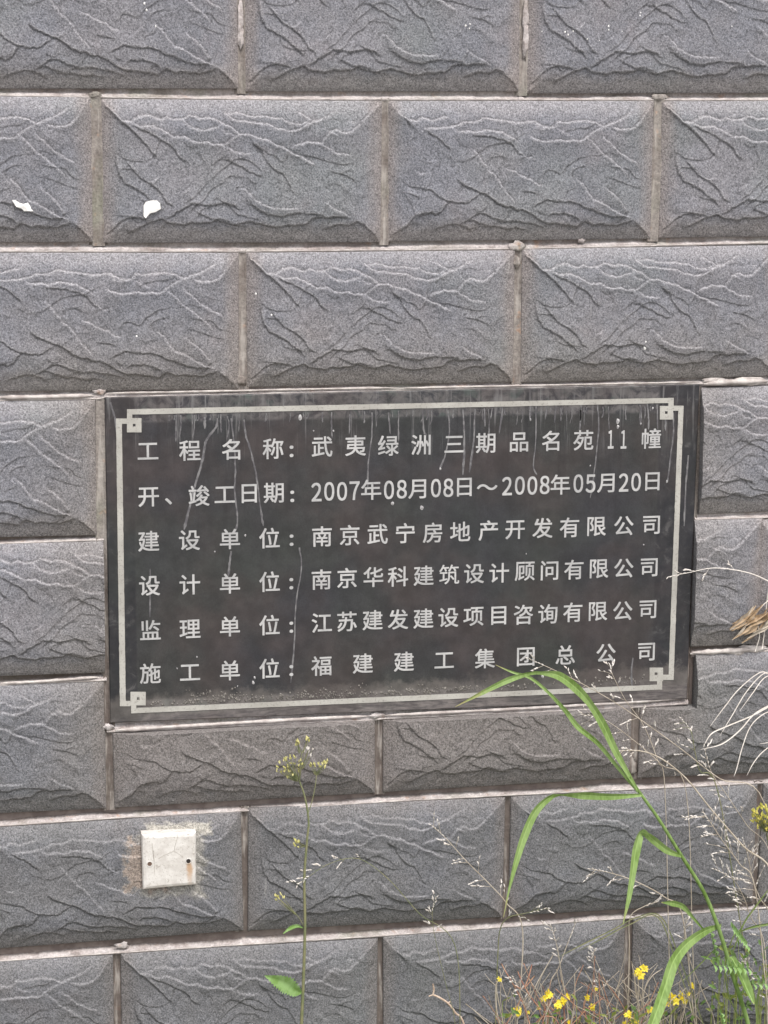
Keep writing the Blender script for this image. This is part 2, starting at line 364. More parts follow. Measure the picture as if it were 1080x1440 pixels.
RELIEF = 2.3
RES = 0.0009
NU = int(TW / RES); NV = int(TH / RES)
HEIGHT = {}
def blur(a, k):
    for _ in range(k):
        p = np.pad(a, 1, mode='edge')
        a = (p[1:-1, 1:-1]*2 + p[:-2, 1:-1] + p[2:, 1:-1] + p[1:-1, :-2] + p[1:-1, 2:]) / 6
    return a
def design_maps(key):
    if key not in HEIGHT:
        h = tile_height(DESIGN_A if key == 'A' else DESIGN_B, NU, NV, 11 if key == 'A' else 23)
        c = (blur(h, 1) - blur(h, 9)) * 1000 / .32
        edge = np.zeros_like(h); 
        HEIGHT[key] = (h, np.clip(c, -1, 1))
    return HEIGHT[key]

def tile_mesh(key, u0=0, u1=1, v0=0, v1=1, notch=None):
    H_, C_ = design_maps(key)
    i0, i1 = int(round(u0*(NU-1))), int(round(u1*(NU-1))); j0, j1 = int(round(v0*(NV-1))), int(round(v1*(NV-1)))
    h = H_[j0:j1+1, i0:i1+1]; c = C_[j0:j1+1, i0:i1+1]
    nv, nu = h.shape
    U, V = np.meshgrid(np.arange(i0, i1+1) / (NU-1), np.arange(j0, j1+1) / (NV-1))
    co = np.stack([(U - .5) * TW, -h, (.5 - V) * TH], -1).reshape(-1, 3)
    idx = np.arange(nu*nv).reshape(nv, nu)
    keep = np.ones((nv-1, nu-1), bool)
    if notch:
        keep[(V[:-1, :-1] < notch[1]) & (U[:-1, :-1] < notch[0])] = False
    a, b, c2, d = idx[:-1, :-1], idx[1:, :-1], idx[1:, 1:], idx[:-1, 1:]
    F = np.stack([a[keep], b[keep], c2[keep], d[keep]], -1)
    # skirts along every open border
    pk = np.pad(keep, 1)
    sk = []
    k = pk[1:-1, 1:-1]
    for cond, p, q in ((k & ~pk[1:-1, :-2], a, b), (k & ~pk[1:-1, 2:], c2, d), (k & ~pk[:-2, 1:-1], d, a), (k & ~pk[2:, 1:-1], b, c2)):
        sk.append(np.stack([p[cond], q[cond]], -1))
    E_ = np.concatenate(sk); n0 = len(co)
    B_ = co[E_.reshape(-1)].copy(); B_[:, 1] = 0.011
    back = n0 + np.arange(len(B_)).reshape(-1, 2)
    SF = np.stack([E_[:, 1], E_[:, 0], back[:, 0], back[:, 1]], -1)
    co = np.concatenate([co, B_]); faces = np.concatenate([F, SF])
    me = bpy.data.meshes.new('tile')
    me.vertices.add(len(co)); me.vertices.foreach_set('co', co.astype(np.float32).ravel())
    me.loops.add(faces.size); me.loops.foreach_set('vertex_index', faces.astype(np.int32).ravel())
    me.polygons.add(len(faces))
    me.polygons.foreach_set('loop_start', np.arange(0, faces.size, 4, dtype=np.int32))
    me.update(calc_edges=True)
    sm_ = np.ones(len(faces), bool); sm_[len(F):] = False
    me.polygons.foreach_set('use_smooth', sm_)
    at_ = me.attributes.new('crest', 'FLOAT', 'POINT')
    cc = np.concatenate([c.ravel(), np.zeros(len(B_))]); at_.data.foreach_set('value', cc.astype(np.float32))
    uv = me.uv_layers.new(name='UVMap')
    pu = np.concatenate([U.ravel(), np.repeat(0, len(B_))]); pv = np.concatenate([1 - V.ravel(), np.repeat(0, len(B_))])
    pu[n0:] = pu[E_.reshape(-1)]; pv[n0:] = pv[E_.reshape(-1)]
    uvs = np.stack([pu[faces.ravel()], pv[faces.ravel()]], -1)
    uv.data.foreach_set('uv', uvs.astype(np.float32).ravel())
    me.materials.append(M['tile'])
    return me

wall = empty('tiled_wall', Vector((0, 0.02, 0)), 'outside wall faced with grey embossed stone-look tiles in running bond', 'wall')
FULL = {'A': tile_mesh('A'), 'B': tile_mesh('B')}

# every tile in view: design, four measured corners (TL TR BR BL), optional crop (u0,u1,v0,v1) and notch
ROWS = {
 0: [('B', (-65,-84),(332,-82),(334,126),(-60,124)), ('A', (344,-82),(732,-80),(729,130),(345,128)), ('A', (744,-80),(1128,-78),(1118,132),(741,131))],
 1: [('B', (-268,134),(126,136),(131,341),(-255,342)), ('A', (142,139),(536,142),(534,341),(147,342)), ('B', (547,142),(921,142),(911,336),(546,340)), ('A', (934,142),(1308,142),(1296,330),(925,335))],
 2: [('B', (-62,355),(334,356),(335,547),(-55,552)), ('A', (346,355),(723,352),(720,537),(350,545)), ('A', (735,352),(1097,343),(1086,530),(733,537))],
 3: [('B', (-255,566),(134,563),(134,752),(-245,762)), ('A', (882,548),(1252,538),(1240,712),(878,729))],
 4: [('A', (-66,766),(324,757),(328,940),(-62,953)), ('A', (706,739),(1075,729),(1063,905),(700,922))],
 5: [('A', (-240,971),(145,958),(147,1137),(-236,1155)), ('B', (160,957),(524,940),(526,1115),(162,1136)), ('A', (540,937),(887,920),(885,1094),(541,1114)), ('B', (902,923),(1262,908),(1248,1080),(902,1093))],
 6: [('B', (-28,1164),(340,1142),(337,1308),(-25,1337)), ('A', (350,1138),(710,1120),(703,1291),(352,1308)), ('B', (721,1120),(1062,1103),(1058,1269),(717,1288)), ('B', (1073,1102),(1412,1085),(1400,1252),(1069,1268))],
 7: [('B', (-210,1364),(157,1342),(159,1507),(-205,1530)), ('A', (173,1341),(530,1319),(527,1486),(173,1509)), ('B', (542,1317),(878,1293),(873,1459),(540,1486)), ('B', (893,1291),(1238,1268),(1228,1432),(888,1458))],
}
CROP = {  # (row, index): (u0,u1,v0,v1), notch
 (3, 1): ((.281, 1, 0, 1), None),
 (4, 0): ((0, .535, 0, 1), None),
 (4, 1): ((.735, 1, 0, 1), None),
 (5, 1): ((0, 1, .412, 1), None),
 (5, 2): ((0, 1, .425, 1), None),
 (5, 3): ((0, 1, 0, 1), (.205, .425)),
}
PW, PH = 0.408, 0.21136
quads = {}
for r, lst in ROWS.items():
    quads[r] = []
    for key, *cs in lst:
        quads[r].append([key, [at(*c) for c in cs]])
def shifted(q, dx, dz, key): return [key, [p + Vector((dx, 0, dz)) for p in q]]
keys = 'ABAABBAB'
for r in quads:                                   # the bond runs on outside the picture
    a = quads[r][0]; b = quads[r][-1]
    L_, R_ = [], []
    for k in (1, 2): L_.insert(0, shifted(a[1], -PW*k, .001*k, keys[(r+k) % 8])); R_.append(shifted(b[1], PW*k, -.001*k, keys[(r*3+k) % 8]))
    quads[r] = L_ + quads[r] + R_
def ideal(c, k, key):                            # c: column of the left joint, k: row
    x0, z1 = (c - 1.5)*PW + .006, (4 - k)*PH + Z0 - .006
    return [key, [Vector((x0, 0, z1)), Vector((x0 + TW, 0, z1)), Vector((x0 + TW, 0, z1 - TH)), Vector((x0, 0, z1 - TH))]]
for k in (-1, -2, 8, 9):
    off = 0 if k % 2 == 0 else .5
    n_ = int(8) if k in (-1, -2) else 8
    quads[k] = [ideal(c + off - 2, k, keys[(c*3 + k) % 8]) for c in range(7)]
def place(o, q):
    c = (q[0] + q[1] + q[2] + q[3]) / 4
    hx = ((q[1] - q[0]) + (q[2] - q[3])) / 2; hz = ((q[0] - q[3]) + (q[1] - q[2])) / 2
    o.location = c - wall.location + Vector((0, rnd.uniform(-.0006, .0006), 0)); o.parent = wall
    ang = math.atan2(hx.z, hx.x)
    o.rotation_euler = (0, -ang, 0)
    o.scale = ((hx.length + (.0028 if c.z > .78 else .0048)) / TW, 1, hz.length / TH)
for r in sorted(quads):
    for i, (key, q) in enumerate(quads[r]):
        kk = (r, i - 2)
        if kk in CROP and r in ROWS:
            crop, notch = CROP[kk]; me = tile_mesh(key, *crop, notch)
        else: me = FULL[key]
        o = bpy.data.objects.new('tile', me); COL.objects.link(o); place(o, q)

def surface(px, py):
    """how far the relief stands out at a measured point"""
    q0 = at(px, py)
    for _ in range(3):
        for r in quads:
            for key, q in quads[r]:
                if min(q[0].x, q[3].x) <= q0.x <= max(q[1].x, q[2].x) and min(q[3].z, q[2].z) <= q0.z <= max(q[0].z, q[1].z):
                    u = (q0.x - q[0].x) / (q[1].x - q[0].x); v = (q[0].z - q0.z) / (q[0].z - q[3].z)
                    H_ = design_maps(key)[0]
                    hh = H_[min(NV-1, max(0, int(v*NV))), min(NU-1, max(0, int(u*NU)))]
                    q0 = at(px, py, -hh)
                    break
    return q0.y
# backing slab behind joints
X0, X1 = -1.75, 1.75
s = MB(); s.box((X0 - .1, 0.0112, 0.0), (X1 + .15, 0.30, 4*PH + Z0 + 2*PH + .06))
s.build('backing_mortar', M['backing'], wall, smooth=False)

# ------------------------------------------------------------------ joints
def joint_mesh(upper, lower, x0, x1, name, mat, prof, seed, vertical=False, step=.0022, across=16):
    """a mortar strip between two measured edges; prof(t, noise) gives its depth (t = 0 first edge .. 1 second edge)"""
    def interp(pl, s):
        P = sorted(((p.z if vertical else p.x), (p.x if vertical else p.z)) for p in pl)
        if s <= P[0][0] or s >= P[-1][0]:
            (a, b), (c, d) = (P[0], P[1]) if s <= P[0][0] else (P[-2], P[-1])
            return b + (d - b) * (s - a) / (c - a)
        for (a, b), (c, d) in zip(P[:-1], P[1:]):
            if a <= s <= c: return b + (d - b) * (s - a) / (c - a + 1e-9)
    n = max(2, int((x1 - x0) / step)); S = np.linspace(x0, x1, n)
    A = np.array([interp(upper, s_) for s_ in S]); B = np.array([interp(lower, s_) for s_ in S])
    T = np.linspace(-.35, 1.35, across)
    SS, TT = np.meshgrid(S, T, indexing='ij')
    W = A[:, None] + (B - A)[:, None] * TT
    nz = lattice_noise(SS, W, .020, seed)*.55 + lattice_noise(SS, W, .007, seed+1)*.35 + lattice_noise(SS, W, .0028, seed+2)*.25
    Y, pit = prof(TT, nz, SS)
    co = np.stack([W, Y, SS] if vertical else [SS, Y, W], -1).reshape(-1, 3)
    idx = np.arange(n*across).reshape(n, across)
    a, b, c, d = idx[:-1, :-1], idx[1:, :-1], idx[1:, 1:], idx[:-1, 1:]
    F = np.stack([a, b, c, d], -1).reshape(-1, 4)
    if vertical: F = F[:, ::-1]
    if (not vertical): F = F[:, ::-1] if A.mean() < B.mean() else F
    me = bpy.data.meshes.new(name)
    me.from_pydata(co.tolist(), [], F.tolist()); me.update()
    me.polygons.foreach_set('use_smooth', [True]*len(me.polygons))
    at_ = me.attributes.new('pit', 'FLOAT', 'POINT'); at_.data.foreach_set('value', pit.ravel().astype(np.float32))
    me.materials.append(mat)
    return link(name, me, wall)

def bed_profile(depth, lip=.0, first=.30):
    def f(t, nz, s):
        big = lattice_noise(s, t*.01, .09, 77)
        edge0 = first + .12*big + .10*nz
        k = np.clip((t - edge0) / .42, 0, 1); k = k*k*(3 - 2*k)
        y = depth * (1 - k) + (lip) * k + nz * .0009
        y = np.where(t > 1.02, np.maximum(y, .006), y)
        return y, (1 - k) * np.clip((depth - .004) / .006, 0, 1)
    return f
def side_profile(depth):
    def f(t, nz, s):
        y = depth - .0028 * np.clip(abs(t - .45)*2, 0, 1)**2 + nz * .0011
        y = np.where((t < -.05) | (t > 1.05), np.maximum(y, .007), y)
        return y, np.clip(nz*1.2 - .25, 0, 1)*.8
    return f
def pl(*ps): return [at(*p) for p in ps]
XL, XR = X0, X1
J = [
 (pl((0,125),(340,128),(540,131),(1080,132)), pl((0,136),(340,141),(1080,142)), XL, XR, .0075, .32),
 (pl((0,342),(340,342),(540,341),(740,337),(1080,333)), pl((0,355),(340,355),(540,353),(740,351),(1080,343)), XL, XR, .0075, .30),
 (pl((0,552),(340,548),(540,543),(740,537),(1080,530)), pl((0,565),(140,562),(150,560),(985,541),(1080,540)), XL, XR, .007, .15),
 (pl((0,756),(140,752)), pl((0,766),(140,761)), XL, at(146,757).x, .009, .40),
 (pl((978,724),(1080,720)), pl((978,732),(1080,729)), at(978,727).x, XR, .006, .30),
 (pl((0,951),(145,944)), pl((0,965),(145,958)), XL, at(150,950).x, .0105, .50),
 (pl((972,908),(1080,904)), pl((972,921),(1080,917)), at(971,915).x, XR, .0095, .42),
 (pl((155,1016),(360,1009),(530,1003),(966,980)), pl((160,1030),(360,1021),(523,1014),(540,1012),(880,997),(965,991)), at(150,1020).x, at(968,985).x, .006, .20),
 (pl((0,1145),(160,1137),(360,1126),(526,1115),(730,1104),(887,1094),(1080,1087)), pl((0,1163),(160,1152),(340,1142),(540,1129),(710,1120),(1062,1103)), XL, XR, .0135, .50),
 (pl((0,1336),(337,1309),(520,1300),(703,1291),(1058,1269)), pl((0,1353),(157,1342),(340,1330),(530,1318),(876,1293),(1080,1278)), XL, XR, .0135, .52),
]
for i, (u, l, a, b, dp, fr) in enumerate(J):
    joint_mesh(u, l, a, b, 'bed_joint', M['mortar'], bed_profile(dp, .0006, fr), 40 + i*5)
for k in (-1, 0, 8, 9):
    z = (4 - k)*PH + Z0
    joint_mesh([Vector((X0,0,z+.006)), Vector((X1,0,z+.006))], [Vector((X0,0,z-.006)), Vector((X1,0,z-.006))], X0, X1, 'bed_joint', M['mortar'], bed_profile(.009, .0006, .4), 140 + k*7, step=.004)
for r in quads:
    lst = quads[r]
    for i in range(len(lst) - 1):
        if r == 3 and i == 2: continue            # the plaque stands here
        if r == 4 and i == 2: continue
        p, q = lst[i][1], lst[i+1][1]
        zt = max(p[1].z, q[0].z) + .004; zb = min(p[2].z, q[3].z) - .004
        if r == 5 and i in (3, 4, 5):
            if i == 4: zt = at(530, 1009).z
            if i == 5: zt = at(893, 993).z
            if i == 3: zt = at(150, 1026).z
        if zt <= zb: continue
        dpt = {0: .0022, 1: .0016, 2: .0028, 6: .0055, 7: .0055}.get(r, .0045)
        joint_mesh([p[1], p[2]], [q[0], q[3]], zb, zt, 'upright_joint', M['mortar_side'], side_profile(dpt), 300 + r*17 + i*3, vertical=True)
# sides of the plaque bed: tile edge to plaque edge
joint_mesh(pl((135,563),(135,752),(144,850),(147,1020)), pl((147,560),(150,752),(152,850),(155,1018)), at(150,1024).z, at(150,560).z, 'upright_joint', M['mortar_side'], side_profile(.002), 500, vertical=True)
joint_mesh(pl((984,542),(966,984)), pl((988,542),(970,984)), at(966,986).z, at(984,544).z, 'upright_joint', M['mortar_side'], side_profile(.004), 520, vertical=True)

# lumps of mortar squeezed out at the crossings
def lump(px, py, rx, rz, ry, seed, mat, name='mortar_lump', parent=wall, y=0.0):
    c = at(px, py, y); vs = []; fs = []; n, m = 14, 7; ry *= .5; rx *= .9; rz *= .85
    for j in range(m + 1):
        th = math.pi * j / m
        for i in range(n):
            ph = 2*math.pi*i/n
            d = Vector((math.sin(th)*math.cos(ph), math.cos(th), math.sin(th)*math.sin(ph)))
            k = 1 + .75*mn.noise(d*1.6 + Vector((seed, 0, 0))) + .45*mn.noise(d*3.6 + Vector((0, seed, 0)))
            vs.append(c + Vector((d.x*rx*k, d.y*ry*k, d.z*rz*k)))
    for j in range(m):
        for i in range(n): fs.append((j*n+i, j*n+(i+1) % n, (j+1)*n+(i+1) % n, (j+1)*n+i))
    b = MB(); b.add(vs, fs); return b.build(name, mat, parent)
for px, py, rx, rz, ry, sd_, mt in ((727,346,.012,.008,.003,1,'mortar'), (726,368,.006,.009,.004,2,'mortar_side'), (140,550,.009,.007,.003,3,'mortar'), (528,1006,.012,.006,.004,4,'mortar'),
      (818,338,.006,.004,.004,5,'mortar'), (134,133,.010,.004,.002,6,'mortar_side'), (928,137,.014,.006,.002,7,'mortar_side'),
      (172,1330,.010,.006,.002,9,'mortar'), (340,535,.008,.010,.003,11,'mortar_side'), (152,1022,.008,.006,.003,12,'mortar'),
      (888,1078,.009,.018,.004,13,'mortar_side'), (1076,1020,.010,.02,.003,14,'mortar_side'), (1050,536,.030,.007,.003,15,'lime'), (1003,535,.020,.005,.003,16,'lime'),
      (1081,800,.010,.022,.008,17,'lime'), (1083,845,.009,.012,.006,18,'lime'), (1060,912,.022,.008,.006,19,'lime'), (1034,918,.014,.005,.004,20,'lime'), (1000,918,.016,.005,.005,24,'lime'), (338,22,.0050,.030,.004,21,'mortar'), (338,52,.0048,.020,.004,26,'mortar'), (739,20,.0050,.030,.004,22,'mortar'), (739,58,.0048,.026,.004,27,'mortar'), (1078,1160,.006,.02,.003,23,'mortar')):
    lump(px, py, rx, rz, ry, sd_*3.7, M[mt])

# pale lime bead, coloured as the highlight on plaque ledge and neighbouring joints
def bead(pts, r, seed, y=-.0005):
    P = []; rr = []
    q = spline([at(a, b, y) for a, b in pts], 22)
    for i, p in enumerate(q):
        n = mn.noise(Vector((i*.31, seed, 0))); n2 = mn.noise(Vector((i*.09, seed, 4)))
        P.append(p + Vector((0, 0, n*.0004))); rr.append(max(.0006, r*(1 + .2*n + .5*n2)) * min(1, (i+1)/6, (len(q)-i)/6))
    b = MB(); b.tube(P, rr, 8); b.build('lime_highlight', M['lime'], wall)
for i, (u, l, a_, b_, dp, fr) in enumerate(J):  # lit edge line of each lower tile drawn as a pale bead
    P = sorted(l, key=lambda q: q.x); sx_ = [q.x for q in P]; sz_ = [q.z for q in P]
    n = int((b_ - a_) / .006); pts = []; rr = []
    for k in range(n + 1):
        x = a_ + (b_ - a_)*k/n
        if x <= sx_[0]: z = sz_[0] + (sz_[1]-sz_[0])*(x-sx_[0])/(sx_[1]-sx_[0])
        elif x >= sx_[-1]: z = sz_[-1] + (sz_[-1]-sz_[-2])*(x-sx_[-1])/(sx_[-1]-sx_[-2])
        else: z = float(np.interp(x, sx_, sz_))
        q = mn.noise(Vector((x*23, i*3.1, 0))); q2 = mn.noise(Vector((x*90, i*3.1, 5)))
        pts.append(Vector((x, .0006, z + .0016 + q2*.0005))); rr.append(max(.0003, (.0010 if i > 2 else .0008)*(1 + .9*q + .5*q2)))
    mb_ = MB(); mb_.tube(pts, rr, 7); mb_.build('lime_highlight', M['lime'], wall)
bead([(162,1027),(260,1021),(360,1015),(430,1011),(520,1007)], .0028, 1)
bead([(540,1006),(640,1001),(740,996),(860,989),(962,982)], .0026, 2)
bead([(150,553),(260,551),(400,548),(560,545)], .0016, 3)
bead([(560,546),(700,543),(850,540),(985,537)], .0013, 4)
bead([(0,559),(60,558),(132,556)], .0030, 5)
bead([(990,540),(1030,537),(1080,536)], .0040, 6)
bead([(974,918),(1010,916),(1080,912)], .0036, 7)
bead([(0,961),(60,958),(142,952)], .0022, 8)

# ------------------------------------------------------------------ the plaque
YP = -0.0035
pc = at(562, 1000, 0)
plaque = empty('stone_plaque', Vector((PLC.x, 0.012, at(562, 1000).z)), 'black polished stone plaque with six rows of white Chinese characters inside a meander border', 'plaque')
def plaque_material():
    g = NT('black_granite')
    X, _, Z = g.sep()
    n = g.noise(13, 4, .6); f = g.noise(700, 2, .7)
    base = g.mix(g.ramp(g.noise(5, 2, .5), .35, .65), (.026, .0255, .029), (.030, .030, .029))
    base = g.mix(1.0, base, g.ramp(f, .3, .7, .8, 1.2), 'MULTIPLY')
    d = rectdist(g, at(563, 780).x, at(563, 780).z, .388, .202)      # < 0 inside the border line
    rim = g.ramp(d, .004, .010)
    # rim: wiped lime, clay and greenish algae
    rn = g.noise(55, 5, .7, dist=.8)
    rimc = g.mix(g.ramp(rn, .34, .62), (.020, .019, .025), (.125, .115, .112))
    rimc = g.mix(g.ramp(g.noise(30, 3, .6, g.mapping((1,1,1), loc=(2,2,2))), .56, .70, 0, .7), rimc, (.075, .095, .085))
    side = g.math('SUBTRACT', g.math('ABSOLUTE', g.math('SUBTRACT', X, at(563,780).x)), .392)
    rimc = g.mix(g.ramp(side, -.002, .004, 0, .88), rimc, g.mix(g.ramp(rn, .55, .72), (.009, .009, .012), (.07, .066, .066)))
    base = g.mix(g.math('MULTIPLY', rim, g.ramp(Z, at(563,990).z, at(563,985).z, .9, .75)), base, rimc)
    # bottom rim and the strip above it: settled grey brown dust
    zb = g.math('SUBTRACT', Z, at(300, 1003).z)
    tilt = g.math('MULTIPLY', g.math('SUBTRACT', X, at(300, 1003).x), .020)
    zb = g.math('SUBTRACT', zb, tilt)
    dust = g.math('ADD', zb, g.math('MULTIPLY', g.math('SUBTRACT', g.noise(40, 5, .7, g.mapping((1,1,1), loc=(7,7,7))), .5), .06))
    base = g.mix(g.ramp(dust, .040, .022, 0, .42), base, (.17, .15, .135))
    hz = g.noise(30, 5, .7, g.mapping((1, 1, 6), loc=(2,0,5)), dist=.6)
    base = g.mix(g.ramp(zb, .008, -.002, 0, .8), base, g.mix(g.ramp(hz, .35, .65), (.050, .044, .046), (.150, .132, .125)))
    # runs below the top line
    st = g.noise(150, 3, .7, g.mapping((1, 1, .045)))
    zt = g.ramp(Z, at(563, 660).z, at(563, 580).z, 0, .75)
    base = g.mix(g.math('MULTIPLY', g.ramp(st, .55, .68), zt), base, (.145, .14, .14))
    base = g.mix(g.math('MULTIPLY', g.ramp(g.noise(90, 2, .6, g.mapping((1,1,.03), loc=(4,0,0))), .60, .66), g.ramp(Z, at(563,850).z, at(563,600).z, 0, .4)), base, (.014, .014, .016))
    base = g.mix(g.ramp(g.noise(7, 3, .6, g.mapping((1,1,1), loc=(1,6,3))), .42, .66, 0, .55), base, (.050, .038, .036))
    base = g.mix(g.ramp(g.noise(6, 3, .6, g.mapping((1,1,1), loc=(8,2,3))), .50, .70, 0, .3), base, (.030, .037, .031))
    base = g.mix(1.0, base, g.ramp(g.noise(34, 5, .7), .3, .7, .78, 1.25), 'MULTIPLY')
    rough = g.math('ADD', g.ramp(n, .3, .7, .30, .42), g.math('MULTIPLY', rim, .3))
    return g.done(base, rough, g.bump(f, .10, .0006), .36)
M['granite'] = plaque_material()
M['paint'] = worn_paint()
def cream_material():
    g = NT('cream_border_paint')
    f = g.noise(260, 3, .75)
    c = g.mix(g.ramp(g.noise(20, 3, .6), .35, .65), (.39, .375, .34), (.32, .305, .275))
    c = g.mix(g.ramp(f, .52, .68, 0, .7), c, (.20, .19, .175))
    return g.done(c, .7, g.bump(f, .3, .0006), .3)
M['cream'] = cream_material()

def quad_slab(q, y0, y1, bev):
    """bevelled slab through four measured front corners"""
    c = sum(q, Vector()) / 4; b = MB()
    def ring(k, y): return [Vector(((p.x - c.x)*k + c.x if False else p.x + (1 if p.x < c.x else -1)*(bev if k else 0), y, p.z + (1 if p.z < c.z else -1)*(bev if k else 0))) for p in q]
    r1, r2, r3 = ring(1, y0), ring(0, y0 + bev), ring(0, y1)
    vs = r1 + r2 + r3
    fs = [(0, 3, 2, 1)]
    for k in (0, 4):
        for i in range(4): fs.append((k+i, k+(i+1) % 4, k+4+(i+1) % 4, k+4+i))
    fs.append((8, 9, 10, 11))
    b.add(vs, fs); return b
slab = quad_slab([at(147,559,YP), at(984,541,YP), at(966,983,YP), at(155,1017,YP)], YP, .018, .0014)
slab.build('slab', M['granite'], plaque, smooth=False)
YI = YP - .0007
def strip(b, quad, y=YI, th=.0007):
    q = [at(x, z, y) for x, z in quad]; k = [Vector((p.x, y + th, p.z)) for p in q]
    b.add(q + k, [(0,3,2,1),(0,1,5,4),(1,2,6,5),(2,3,7,6),(3,0,4,7)])
def ragged(b, a0, a1, w0, w1, horizontal, seed):
    """a painted line with slightly uneven edges from a0 to a1 (pixels of its centre)"""
    n = 60; L = []; R = []
    for i in range(n + 1):
        t = i / n; x = a0[0] + (a1[0]-a0[0])*t; y = a0[1] + (a1[1]-a0[1])*t; w_ = w0 + (w1 - w0)*t
        e1 = .5*mn.noise(Vector((i*.8, seed, 0))); e2 = .5*mn.noise(Vector((i*.8, seed, 9)))
        if horizontal: L.append(at(x, y - w_/2 + e1, YI)); R.append(at(x, y + w_/2 + e2, YI))
        else: L.append(at(x - w_/2 + e1, y, YI)); R.append(at(x + w_/2 + e2, y, YI))
    vs = L + R; m = n + 1
    fs = [((i, i+1, m+i+1, m+i) if not horizontal else (i, m+i, m+i+1, i+1)) for i in range(n)]
    b.add(vs, fs)
for a0, a1, w0, w1, hz, sd_ in (((179,579.3),(947.5,563),7.8,7.2,True,1), ((185,999.5),(931,966),7.6,7.2,True,2), ((167.2,589),(172.8,993),8.2,8.4,False,3), ((957.8,571),(943.6,956),7.2,7.4,False,4)):
    b = MB(); ragged(b, a0, a1, w0, w1, hz, sd_); b.build('border_line', M['cream'], plaque, smooth=False)
def corner(sx0, sx1, sy0, sy1, hx, hy, arms, seed):
    b = MB(); h = 1.9
    xs = [sx0, hx-h, hx+h, sx1]; ys = [sy0, hy-h, hy+h, sy1]
    for i in range(3):
        for j in range(3):
            if i == 1 and j == 1: continue
            strip(b, [(xs[i],ys[j]),(xs[i+1],ys[j]),(xs[i+1],ys[j+1]),(xs[i],ys[j+1])], YI - .0001)
    for a in arms: strip(b, [(a[0],a[1]),(a[2],a[1]),(a[2],a[3]),(a[0],a[3])], YI - .0001)
    b.build('meander_corner', M['cream'], plaque, smooth=False)
corner(178.5, 199, 588, 608, 188.7, 598, [(178.6,575.8,186,588.05), (163.4,588.6,178.45,596)], 1)
corner(928, 946.6, 571, 590, 937, 580.2, [(940,559.5,947.4,571.05), (946.65,570.6,961.2,577.6)], 2)
corner(183.5, 205, 973, 992, 194.4, 982.5, [(184.4,992.05,191.6,1003), (168.8,985.8,183.45,993.2)], 3)
corner(913.5, 932.5, 939, 958, 922.5, 947.6, [(924,958.05,931.2,969.8), (932.55,949,947.2,956.2)], 4)

TEXT = [
 [('工',208,634.5),('程',267,633.6),('名',325,632),('称',384,631),('：',410,634.7),('武',453,628),('夷',500,626.7),('绿',546,626.7),('洲',592,625.5),('三',638.6,624.7),('期',683,623),('品',730,621.7),('名',774.4,620),('苑',820.5,619),('1',859,618),('1',877,618),('幢',916,616.7)],
 [('开',209,699),('、',237,705),('竣',280,697),('工',316,695.6),('日',350.5,694),('期',385,693),('：',411,698),('2',445,692),('0',463,691),('0',481,691),('7',498.6,690),('年',522,688.6),('0',547,689),('8',565,688),('月',586.7,687.8),('0',613,686.4),('8',630.5,686),('日',653,685),('~',685,685),('2',713,683.6),('0',731,682.8),('0',748.6,682.8),('8',766,682),('年',788,681.4),('0',813.3,680),('5',830.5,680),('月',852,679.4),('2',877,678.6),('0',894.5,678),('日',917.5,677)],
 [('建',209,761),('设',266.4,759.7),('单',323.3,758),('位',379,756.7),('：',410,759.7),('南',452.8,754.4),('京',491.7,752.5),('武',531,751),('宁',570,749.7),('房',608.3,749),('地',647.2,747.5),('产',686.7,746),('开',724.4,745),('发',763,742.5),('有',800.8,741.7),('限',839,740.3),('公',877.2,739.4),('司',916,738.3)],
 [('设',210.3,823.6),('计',267,822),('单',323.3,820.6),('位',379,818),('：',409.7,820.8),('南',452,815),('京',488,812.8),('华',525,811.4),('科',559.7,810.8),('建',595.8,809.4),('筑',631.7,807.8),('设',666.7,806.7),('计',702,805.6),('顾',738,803.3),('问',772.8,802.2),('有',807,801),('限',842.5,799.7),('公',877.2,799),('司',912.8,798)],
 [('监',211.4,886),('理',267.2,884.4),('单',323.3,881),('位',379,879),('：',409.7,882),('江',452.5,875.8),('苏',488,874),('建',524,872),('发',559.7,871),('建',595.5,869.7),('设',630.5,868.3),('项',665.8,867),('目',701.4,865.6),('咨',736,864.4),('询',770.5,863.3),('有',805.5,861),('限',841,859.7),('公',875.8,859),('司',911,857)],
 [('施',211.4,947),('工',267.2,945.6),('单',323.3,942.8),('位',379,940),('：',409.7,943),('福',452,936.4),('建',510.3,933),('建',568,930.3),('工',624.7,928.6),('集',682,926),('团',739.4,923.6),('总',795,921),('公',852.2,918.6),('司',909,916.7)],
]
GL = {}
def glyph(ch):
    if ch not in GL:
        c = bpy.data.curves.new('glyph', 'FONT'); c.body = ch; c.size = 1; c.resolution_u = 4
        c.offset = 0
        if ch == '：': c.body = ':'
        elif ch in '0123456789': c.body = chr(0xFF10 + int(ch))
        elif ch == '~': c.body = '～'
        o = bpy.data.objects.new('glyph', c); COL.objects.link(o)
        bpy.context.view_layer.update()
        me = bpy.data.meshes.new_from_object(o.evaluated_get(bpy.context.evaluated_depsgraph_get()))
        v = np.array([(p.co.x, p.co.y) for p in me.vertices]); f = [tuple(p.vertices) for p in me.polygons]
        bpy.data.objects.remove(o); bpy.data.curves.remove(c)
        v -= (v.max(0) + v.min(0)) / 2
        GL[ch] = (v, f)
    return GL[ch]
